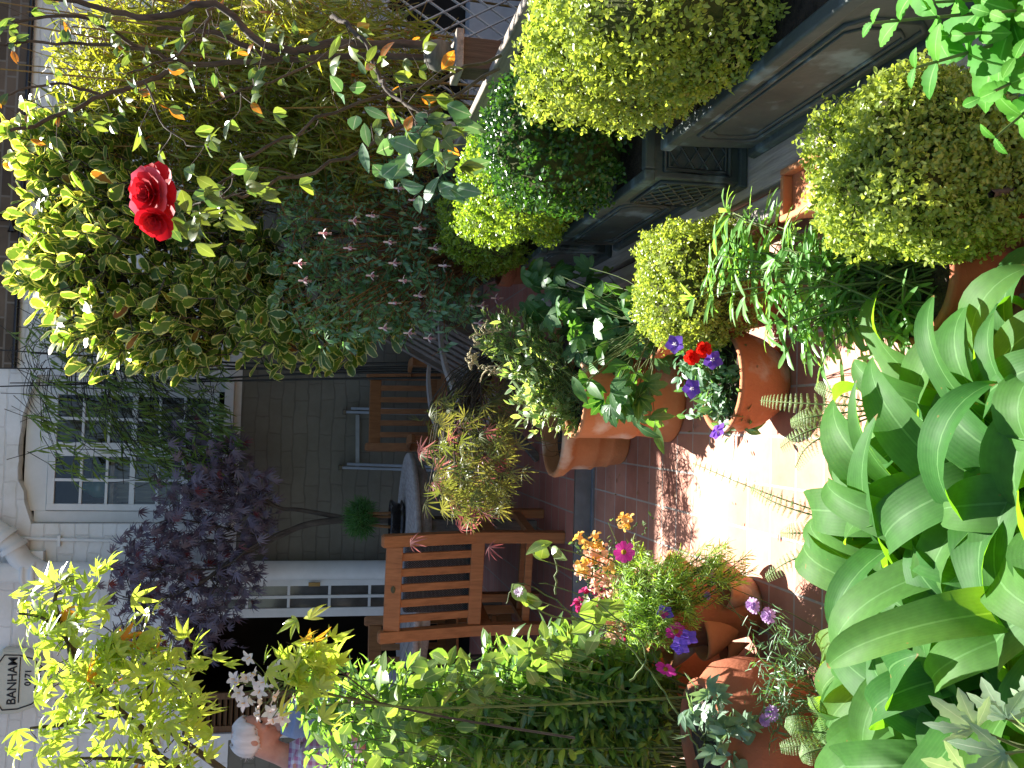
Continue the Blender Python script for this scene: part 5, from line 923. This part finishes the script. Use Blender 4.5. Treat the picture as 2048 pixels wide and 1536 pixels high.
for (u, v, s, m_) in ((312, 1330, .024, 1), (245, 1360, .028, 0), (262, 1378, .025, 0)):
    c = at(u, v, 2.52); stemline(gs, b0, c, .0012); f = Geo(); petals(f, c, (-.2, -.7, .35), 5, s, s*.95, .2, .25, OV, wave=0) if False else petals(f, c, (-.2, -.7, .35), 5, s, s*.95, .2, .25, OV)
    if m_: petals(f, c+np.array([-.004, -.006, .006]), (-.2, -.7, .5), 3, s*.7, s*.6, .4, .3, OV, mi=1)
    f.build('violet_flower', [F_pan, F_mg], st)
gs.build('stem', M_green_stem, st)
# --- square clay trough behind, urn at the left edge
tq = on(215., 1500., 0.); tr = thing('clay_trough', 'square rimmed terracotta trough behind the pocket pot', 'planter', (tq[0]-.1, 2.95, 0)); g = Geo(); cx, cy = tq[0]-.12, 3.0; box(g, (cx-.2, cy-.1, .002), (cx+.17, cy+.12, .3), taper=.015); g.build('body', M_terr, tr, bevel=.006)
g = Geo(); z0, z1 = .285, .325; box(g, (cx-.215, cy-.115, z0), (cx+.185, cy-.09, z1)); box(g, (cx-.215, cy+.11, z0), (cx+.185, cy+.135, z1)); box(g, (cx-.215, cy-.09, z0+.001), (cx-.19, cy+.11, z1-.001)); box(g, (cx+.16, cy-.09, z0+.001), (cx+.185, cy+.11, z1-.001)); g.build('rim', M_terr2, tr, bevel=.005)
g = Geo(); box(g, (cx-.19, cy-.09, .301), (cx+.16, cy+.11, .31)); g.build('soil', M_soil, tr)
E = blobs([(250, 1290, 50, 30, 2.95, .06, 14), (190, 1270, 60, 35, 2.95, .06, 22)]); P, D = sprigs(E, nrm(len(E))*.5+UP, .07, 6); g = Geo(); leaf(g, P, D, upn(D), uni(.03, .05, len(P)), uni(.014, .022, len(P)), OV, bend=.4); g.build('foliage', L_ls, tr)
uq = np.array([*at(70, 1560, 2.42)[:2], 0.]); ur = thing('urn', 'big rounded terracotta urn at the left edge behind the lilac scabious', 'urn', uq); pot((uq[0], uq[1], .001), .36, .2, 'urn', M_terrd, ur, name='body')
L_ug = leafmat('grey lobed leaf', (.1, .18, .11), (.16, .25, .16), trans=(2, 2, .9), tw=.28, rough=.4); E = blobs([(70, 1440, 90, 70, 2.2, .06, 42), (130, 1400, 40, 40, 2.2, .05, 10)]); g = Geo(); n = len(E); D = unit(nrm(n)+np.array([.2, -.3, .2])); leaf(g, E[:n//2], D[:n//2], upn(D[:n//2]), uni(.04, .06, n//2), uni(.022, .034, n//2), OV, bend=.5); palm(g, E[n//2:], D[n//2:], upn(D[n//2:]), .055, .02, (-1., -.5, 0, .5, 1.), (.6, .85, 1, .85, .6), OV, bend=.4); g.build('foliage', [L_ug], ur); gs = Geo()
for e in E[::2]: stemline(gs, (uq[0], uq[1]-.03, .36), e, .0016)
gs.build('stem', M_green_stem, ur)
# --- lilac scabious
sb0 = np.array([*at(110, 1620, 2.25)[:2], 0.]); sb = thing('scabious', 'lilac scabious on thin stems between the urn and the strap leaves', 'flowering plant', sb0); gs = Geo(); g = Geo(); F_sc = flowermat('lilac floret', (.42, .24, .48), (.56, .38, .6))
for (u, v, d, s) in ((325, 1507, 2.1, 1), (305, 1538, 2.08, 1), (110, 1545, 2.15, 1), (95, 1530, 2.18, .8), (390, 1420, 2.6, .7), (375, 1428, 2.6, .6), (345, 1415, 2.6, .6)):
    c = at(u, v, d); stemline(gs, sb0+np.array([.05, 0, 0]), c, .0014, j=.04); f = Geo()
    for k in range(4): petals(f, c+np.array([0, 0, .003*k]), (.05, -.35, .8), 12-2*k, .019*s-.0035*k, .0075, .15+.3*k, .3, PET, ph=k*.3)
    f.build('flower', F_sc, sb)
E = blobs([(130, 1570, 90, 60, 2.2, .08, 60), (230, 1560, 60, 60, 2.15, .05, 20)]); P, D = sprigs(E, nrm(len(E))+UP*.4, .07, 8); leaf(g, P, D, upn(D, .5), uni(.02, .04, len(P)), uni(.002, .004, len(P)), LIN, bend=uni(0, .8, len(P)))
for e in E[::2]: stemline(gs, sb0, e, .0012)
g.build('foliage', L_gl, sb); gs.build('stem', M_green_stem, sb)

# ================================================================== FOREGROUND
# --- big strap leaves
L_eu = leafmat('strap leaf', (.04, .145, .028), (.1, .225, .05), trans=(3.4, 2.6, .4), tw=.5, rough=.58, spec=.22, vein=1)
g = Geo(); bs = []; rng = np.random.default_rng(31)
for (u, v, d, k, l0) in ((330, 2000, 1.74, 20, .48), (130, 2000, 1.7, 20, .46), (500, 2020, 1.7, 20, .45), (680, 2080, 1.62, 14, .38), (230, 1920, 1.86, 13, .38), (440, 1930, 1.84, 13, .38), (430, 2120, 1.52, 15, .42), (20, 2060, 1.58, 14, .42), (760, 2130, 1.66, 8, .32), (610, 2160, 1.48, 13, .4), (210, 2130, 1.5, 15, .42), (330, 2230, 1.36, 12, .4), (60, 1930, 1.82, 11, .38), (590, 1990, 1.78, 10, .36), (540, 2260, 1.34, 11, .36)):
    c = at(u, v, d); bs.append(c)
    for j in range(k):
        a = j*2.399+uni(-.3, .3); el = uni(1.05, 1.5) if j < k*.7 else uni(.7, 1.05); D = np.array([math.cos(a)*math.cos(el), math.sin(a)*math.cos(el), math.sin(el)]); O = np.array([math.cos(a), math.sin(a), 0]); N = unit(np.array([0, 0, 1])*math.cos(el)-O*math.sin(el))
        tw_ = uni(-.6, .6); S_ = np.cross(D, N); N = N*math.cos(tw_)+S_*math.sin(tw_)
        leaf(g, (c+O*.012)[None], D[None], N[None], l0*uni(.75, 1.26), uni(.074, .115), STRAP, bend=uni(1.5, 3.8), late=uni(1.3, 2.6), fold=uni(.25, .6), wave=uni(.14, .36), wk=uni(8, 15))
eb = np.mean(bs, 0); es = thing('strap_leaf_clump', 'big clump of broad wavy strap leaves filling the foreground', 'plant', (eb[0], eb[1], .0)); es_o = g.build('foliage', L_eu, es)
sub = es_o.modifiers.new('s', 'SUBSURF'); sub.levels = 1; sub.render_levels = 1
g = Geo()
for c in bs: lathe(g, (c[0], c[1], max(c[2]-.03, .05)-.02), [(.03, -.03), (.035, 0), (.025, .03), (.012, .05)], k=12)
g.build('bulb', mat('pale sheath', (.2, .25, .08), (.3, .33, .14), rough=.6), es)
tp_ = thing('long_trough', 'long low clay trough under the strap leaves at the bottom of the view', 'planter', (eb[0], eb[1], 0)); g = Geo(); box(g, (eb[0]-.55, eb[1]-.2, .002), (eb[0]+.45, eb[1]+.2, .13), taper=.02); g.build('body', M_terrd, tp_, bevel=.006); g = Geo(); box(g, (eb[0]-.53, eb[1]-.18, .131), (eb[0]+.43, eb[1]+.18, .137)); g.build('soil', M_soil, tp_)
# --- ferns
L_fe = leafmat('fern', (.1, .2, .05), (.2, .3, .1), trans=(2., 1.9, .8), tw=.35, rough=.5)
def fern(label, base, fr, pot_=False):
    t = thing('fern', label, 'fern', (base[0], base[1], 0), 'ferns beside the strap leaves'); g = Geo(); gs = Geo()
    for tip, lift, l in fr:
        tip = np.asarray(tip); m1 = base*.45+tip*.55+np.array([0, 0, lift]); Pm = smooth_path([base, m1, tip], 22); tube(gs, Pm, np.linspace(.0028, .0006, len(Pm)), k=5); T = unit(np.gradient(Pm, axis=0))
        S = unit(np.cross(T, UP+np.array([.1, -.3, 0]))); Nn = np.cross(S, T)
        for i in range(4, len(Pm)-1, 2):
            f = i/len(Pm); pl_ = .42*l*min(1, (f-.05)*3.2)*(1-f)**.62*1.3+.006
            for s in (1, -1):
                D = unit(S[i]*s+T[i]*.35-Nn[i]*.15); k = 8; tt = np.linspace(.08, 1, k); Q = Pm[i]+D*(tt*pl_)[:, None]-Nn[i]*(tt**2*pl_*.25)[:, None]; q = unit(np.cross(D, Nn[i]))
                for s2 in (1, -1): leaf(g, Q, unit(q*s2+D*.5)+np.zeros((k, 3)), np.repeat(Nn[i][None], k, 0)+nrm(k, .25), pl_*.16*(1.1-tt*.8)+.0014, pl_*.07*(1.1-tt*.6)+.001, DIA, bend=.4)
                tube(g, Q[::4], .0005, k=3)
    g.build('frond', L_fe, t); gs.build('stem', M_green_stem, t); return t
fb = at(470, 1760, 2.0); fb[2] = max(fb[2], .05)
fern('olive fern arching over the sunlit tiles beside the strap leaves', fb, [(at(610, 1385, 2.35), .02, .035), (at(560, 1500, 2.2), .05, .05), (at(470, 1560, 2.1), .06, .05), (at(380, 1530, 2.15), .05, .05), (at(400, 1620, 1.98), .05, .06)])
fb = at(720, 1790, 2.0); fb[2] = max(fb[2], .04)
fern('upright fern fronds with brown tips in front of the round clay bowl', fb, [(at(735, 1520, 2.2), .04, .05), (at(765, 1630, 2.1), .03, .045), (at(640, 1560, 2.12), .05, .055), (at(600, 1590, 2.1), .06, .055), (at(690, 1580, 2.1), .05, .055)])
fb = at(60, 1760, 1.95); fb[2] = max(fb[2], .04)
fern('fern at the left edge under the urn', fb, [(at(90, 1570, 2.0), .05, .06), (at(20, 1600, 1.98), .05, .06), (at(140, 1620, 1.95), .04, .05), (at(40, 1560, 2.02), .03, .05)])
# --- pale leaves nearest, lower left of the upright picture
L_pl = leafmat('pale grey green leaf', (.22, .34, .2), (.3, .42, .27), trans=(1.8, 1.8, .8), tw=.3, rough=.45, rib=(.4, .5, .35)); pb_ = at(20, 2250, 1.0); pg = thing('pale_leaf_plant', 'pale grey green jagged leaves closest to the camera in front of the strap leaves', 'plant', (pb_[0], pb_[1], 0)); g = Geo(); gs = Geo()
for (u, v, D, s) in ((60, 1960, (-.4, .2, .5), .075), (110, 1900, (.3, .1, .6), .07), (20, 1880, (-.2, 0, .7), .07), (130, 1960, (.6, -.1, .4), .06), (70, 2040, (.1, -.4, .5), .06), (10, 1980, (-.5, -.2, .3), .06), (150, 2020, (.5, -.3, .1), .05), (100, 2020, (0, -.3, .3), .055)):
    e = at(u-30, v+50, .98+uni(-.03, .03)); palm(g, e[None], unit(np.array([D])), np.array([[-.15, -.6, .7]]), s*.85, .024, (-1.35, -.7, 0, .7, 1.35), (.7, .9, 1.05, .9, .7), [(0, .25), (.2, .5), (.38, .85), (.45, .6), (.6, .9), (.68, .55), (.82, .5), (1, .03)], bend=.35, fold=.1); stemline(gs, pb_, e, .002)
g.build('foliage', L_pl, pg); gs.build('stem', M_green_stem, pg)
for (u, v) in ((358, 2035),):
    pass
# ================================================================== PEOPLE
M_skin = mat('skin', (.42, .2, .14), (.52, .28, .2), rough=.5, scale=14, bump=.08, bscale=120); M_hair = mat('white hair', (.5, .48, .46), (.68, .66, .64), rough=.6, scale=25, stretch=(1, 1, .15), bump=.8, bscale=60); M_hair2 = mat('brown hair', (.05, .03, .02), (.1, .065, .04), rough=.5, scale=25, bump=.6)
M_eye = mat('eye', (.03, .025, .02), (.04, .03, .025), rough=.15); M_blue = mat('pale blue cotton', (.24, .28, .4), (.32, .37, .5), rough=.8, scale=5, bump=.5, bscale=9); M_slate = mat('grey trousers', (.12, .13, .16), (.18, .19, .22), rough=.85, scale=6, bump=.3); M_shoe = mat('brown leather', (.05, .03, .02), (.08, .05, .03), rough=.45)
m, n_, l_ = newmat('pink gingham'); o_ = n_.new('ShaderNodeOutputMaterial'); p_ = n_.new('ShaderNodeBsdfPrincipled'); l_.new(p_.outputs[0], o_.inputs[0]); tc_ = n_.new('ShaderNodeTexCoord'); ws_ = []
for dr in ('X', 'Z'):
    w_ = n_.new('ShaderNodeTexWave'); w_.bands_direction = dr; w_.inputs['Scale'].default_value = 9; w_.inputs['Distortion'].default_value = .6; l_.new(tc_.outputs['Object'], w_.inputs[0]); q_ = n_.new('ShaderNodeMath'); q_.operation = 'GREATER_THAN'; q_.inputs[1].default_value = .5; l_.new(w_.outputs['Fac'], q_.inputs[0]); ws_.append(q_)
ad = n_.new('ShaderNodeMath'); ad.operation = 'ADD'; l_.new(ws_[0].outputs[0], ad.inputs[0]); l_.new(ws_[1].outputs[0], ad.inputs[1]); dv = n_.new('ShaderNodeMath'); dv.operation = 'MULTIPLY'; dv.inputs[1].default_value = .5; l_.new(ad.outputs[0], dv.inputs[0])
cr_ = n_.new('ShaderNodeValToRGB'); cr_.color_ramp.elements[0].color = (.6, .58, .64, 1); cr_.color_ramp.elements[1].color = (.42, .16, .28, 1); l_.new(dv.outputs[0], cr_.inputs[0]); l_.new(cr_.outputs[0], p_.inputs['Base Color']); p_.inputs['Roughness'].default_value = .85; M_ging = m
def remesh(o, vox, it=6):
    r = o.modifiers.new('r', 'REMESH'); r.mode = 'VOXEL'; r.voxel_size = vox; r.use_smooth_shade = True; s = o.modifiers.new('s', 'SMOOTH'); s.iterations = it; s.factor = .5; return o
def person(label, head, f, tilt, nb, pel, feet, shirt, hair, bald):
    t = thing('person', label, 'person', (pel[0], pel[1], .1)); f = unit(np.array([*f, 0.])); s = np.cross(f, UP); s = unit(s)
    fw = unit(f*math.cos(tilt)-UP*math.sin(tilt)); hu = np.cross(s, fw); Rm = np.stack([s, fw, hu], 1)
    hp = lambda x, y, z: head+Rm@np.array([x, y, z])
    b = Geo(); ball(b, head+hu*.02, (.076, .098, .092), rot=Rm, k=24, m=16); ball(b, hp(0, .025, -.05), (.056, .07, .07), rot=Rm); ball(b, hp(0, .062, -.098), (.026, .024, .02), rot=Rm); tube(b, smooth_path([hp(0, .09, .02), hp(0, .108, -.012), hp(0, .112, -.026)], 3), np.linspace(.009, .015, 7), k=8, cap=True); ball(b, hp(0, .1, -.03), (.017, .014, .01), rot=Rm)
    for q in (-1, 1): ball(b, hp(q*.078, -.005, -.005), (.012, .022, .034), rot=Rm, k=12, m=8); ball(b, hp(q*.036, .075, -.02), (.024, .02, .018), rot=Rm, k=12, m=8); ball(b, hp(q*.033, .085, .028), (.024, .012, .008), rot=Rm, k=12, m=8)
    ball(b, hp(0, .09, -.06), (.024, .01, .006), rot=Rm, k=12, m=8); ball(b, hp(0, .088, -.071), (.02, .01, .007), rot=Rm, k=12, m=8)
    tube(b, [hp(0, -.02, -.04), nb*.6+hp(0, -.02, -.04)*.4, nb, nb-UP*.08], [.056, .056, .066, .09], k=16, cap=True)
    sh = [nb-UP*.055+s*q*.175 for q in (-1, 1)]; ch_ = nb*.62+pel*.38; wa = nb*.3+pel*.7
    def torso(gg, e):
        for (c, rx, ry, rz) in ((nb*.8+pel*.2, .16+e, .1+e, .12+e), (ch_, .165+e, .115+e, .15+e), (wa, .15+e, .115+e, .14+e), (pel+UP*.02, .165+e, .115+e, .11+e)): ball(gg, c, (rx, ry, rz), rot=np.stack([s, f, UP], 1), k=20, m=12)
        tube(gg, [sh[0], sh[1]], .06+e, k=12, cap=True)
    torso(b, 0); shg = Geo(); torso(shg, .014); trg = Geo(); ball(trg, pel, (.178, .13, .12), rot=np.stack([s, f, UP], 1)); shoe = Geo()
    for i, q in enumerate((-1, 1)):
        el = sh[i]-UP*.26+f*.08+s*q*.05; wr = el+f*.22+UP*.02-s*q*.06; tube(b, [sh[i], (sh[i]+el)/2, el], [.05, .047, .04], k=12, cap=True); tube(b, [el, el*.6+wr*.4, wr], [.041, .039, .027], k=12, cap=True); tube(shg, [sh[i], (sh[i]+el)/2, el, el*.8+wr*.2], [.07, .064, .056, .054], k=14, cap=True)
        hd = unit(wr-el); pn = unit(np.cross(hd, s*q)); sd_ = np.cross(hd, pn); ball(b, wr+hd*.045, (.04, .05, .016), rot=np.stack([sd_, hd, pn], 1), k=14, m=10)
        for k in range(4):
            o0 = wr+hd*.08+sd_*(k-1.5)*.019; ln = (.068, .078, .073, .056)[k]; tube(b, [o0-hd*.02, o0+hd*ln*.45-pn*.004, o0+hd*ln*.8-pn*.02, o0+hd*ln*.9-pn*.035], [.0095, .009, .0085, .0075], k=8, cap=True)
        o0 = wr+hd*.03+sd_*.036; tube(b, [o0-sd_*.012, o0+sd_*.022+hd*.02, o0+sd_*.028+hd*.05-pn*.012], [.012, .011, .009], k=8, cap=True)
        hip = pel+s*q*.09-UP*.03; ft = np.array([*feet, .1])+s*q*.11+f*(.06*q); kn = (hip+ft)/2+f*.03; tube(b, [hip, kn, ft+UP*.08], [.08, .056, .042], k=14, cap=True); tube(trg, [hip, kn, ft+UP*.05], [.1, .075, .07], k=16, cap=True)
        ball(b, ft+UP*.04+f*.06, (.045, .12, .04), rot=np.stack([s, f, UP], 1)); ball(shoe, ft+UP*.042+f*.06, (.052, .135, .045), rot=np.stack([s, f, UP], 1))
    remesh(b.build('body', M_skin, t), .0065); remesh(shg.build('shirt', shirt, t), .012, 8); remesh(trg.build('trousers', M_slate, t), .012, 8); shoe.build('shoes', M_shoe, t)
    cg = Geo(); k = 20; a = np.arange(k)*2*np.pi/k; rows = [[nb+UP*z-UP*.012*math.cos(x)*0+(s*math.cos(x)+f*math.sin(x))*rr+f*.008*math.sin(x) for x in a] for z, rr in ((-.03, .085), (.022, .07), (.026, .073), (-.03, .098))]
    cg.add(np.array(rows).reshape(-1, 3), [[i*k+j, i*k+(j+1) % k, (i+1)*k+(j+1) % k, (i+1)*k+j] for i in range(3) for j in range(k)]); cg.build('collar', shirt, t)
    hg = Geo(); th = np.linspace(.05, math.pi*.72, 16); az_ = np.arange(40)*2*np.pi/40
    V = []; keep = []
    for i, x in enumerate(th):
        for j, y in enumerate(az_):
            dx, dy, dz = math.sin(x)*math.cos(y), math.sin(x)*math.sin(y), math.cos(x); V.append(head+hu*.018+Rm@(np.array([dx*.084, dy*.106, dz*.1]))); keep.append((dy < .35-.75*max(0, -dz)) if not bald else (dy < .62-.8*max(0, -dz) and not (dz > .55 and -.75 < dy < -.1 and abs(dx) < .5)))
    fc = [[i*40+j, i*40+(j+1) % 40, (i+1)*40+(j+1) % 40, (i+1)*40+j] for i in range(15) for j in range(40)]; fc = [q for q in fc if all(keep[z] for z in q)]
    ho = hg.add(V, fc).build('hair', hair, t); sl = ho.modifiers.new('s', 'SOLIDIFY'); sl.thickness = .012; sl.offset = 0
    hs = Geo(); n_h = 2600; dd = unit(nrm(n_h)); kp = (dd[:, 1] < .55-.8*np.maximum(0, -dd[:, 2])) & (dd[:, 2] > -.62); kp &= ~((dd[:, 2] > .6) & (dd[:, 1] > -.7) & (dd[:, 1] < -.1) & (np.abs(dd[:, 0]) < .45)) if bald else True
    dd = dd[kp]; Ph = head+hu*.018+(dd*np.array([.086, .108, .102]))@Rm.T; no_ = dd@Rm.T; dw = unit((np.array([0, -.75, -.65])+nrm(len(dd), .3))@Rm.T); dw = unit(dw-no_*(dw*no_).sum(1)[:, None]*.85); leaf(hs, Ph, dw, no_, uni(.018, .035, len(dd)), .0022, LIN, bend=.5, fold=0); hs.build('hair_strands', hair, ho)
    eg = Geo()
    for q in (-1, 1): ball(eg, hp(q*.033, .086, .01), (.012, .009, .008), rot=Rm, k=12, m=8)
    eg.build('eyes', M_eye, t); return t
hd = at(62, 507, 4.62); nb = at(18, 588, 4.66); pl_ = at(-18, 800, 4.7)
person('white haired man in a pink checked shirt bending his head beside the doorway', hd, (1, .12), .55, nb, pl_, (pl_[0]-.02, pl_[1]+.02), M_ging, M_hair, True)
hd = at(72, 520, 5.3); nb = at(98, 572, 5.25); pl_ = at(160, 790, 5.2)
person('person in a pale blue shirt leaning towards the man in pink checks', hd, (-1, -.1), .5, nb, pl_, (pl_[0]+.05, pl_[1]), M_blue, M_hair2, False)

# ================================================================== LITTER
lit = Geo(); n = 70; P = np.array([[uni(-.75, .25), uni(2.5, 4.35), .006] for _ in range(n)]); P = P[(np.hypot(P[:, 0]-st0[0], P[:, 1]-st0[1]) > .2)]; k = len(P)
D = unit(nrm(k)*np.array([1, 1, .05])); leaf(lit, P, D, UP+nrm(k, .15), uni(.012, .032, k), uni(.005, .012, k), LAN, bend=uni(-.5, .3, k), fold=.15, mi=0)
o = lit.build('leaf_litter', leafmat('dry leaf', (.2, .11, .04), (.32, .24, .08), tw=.2, rough=.7, brown=.2, bc=(.12, .06, .03))); o['kind'] = 'stuff'; o['category'] = 'fallen leaves'; o['label'] = 'dry fallen leaves scattered on the red tiles'
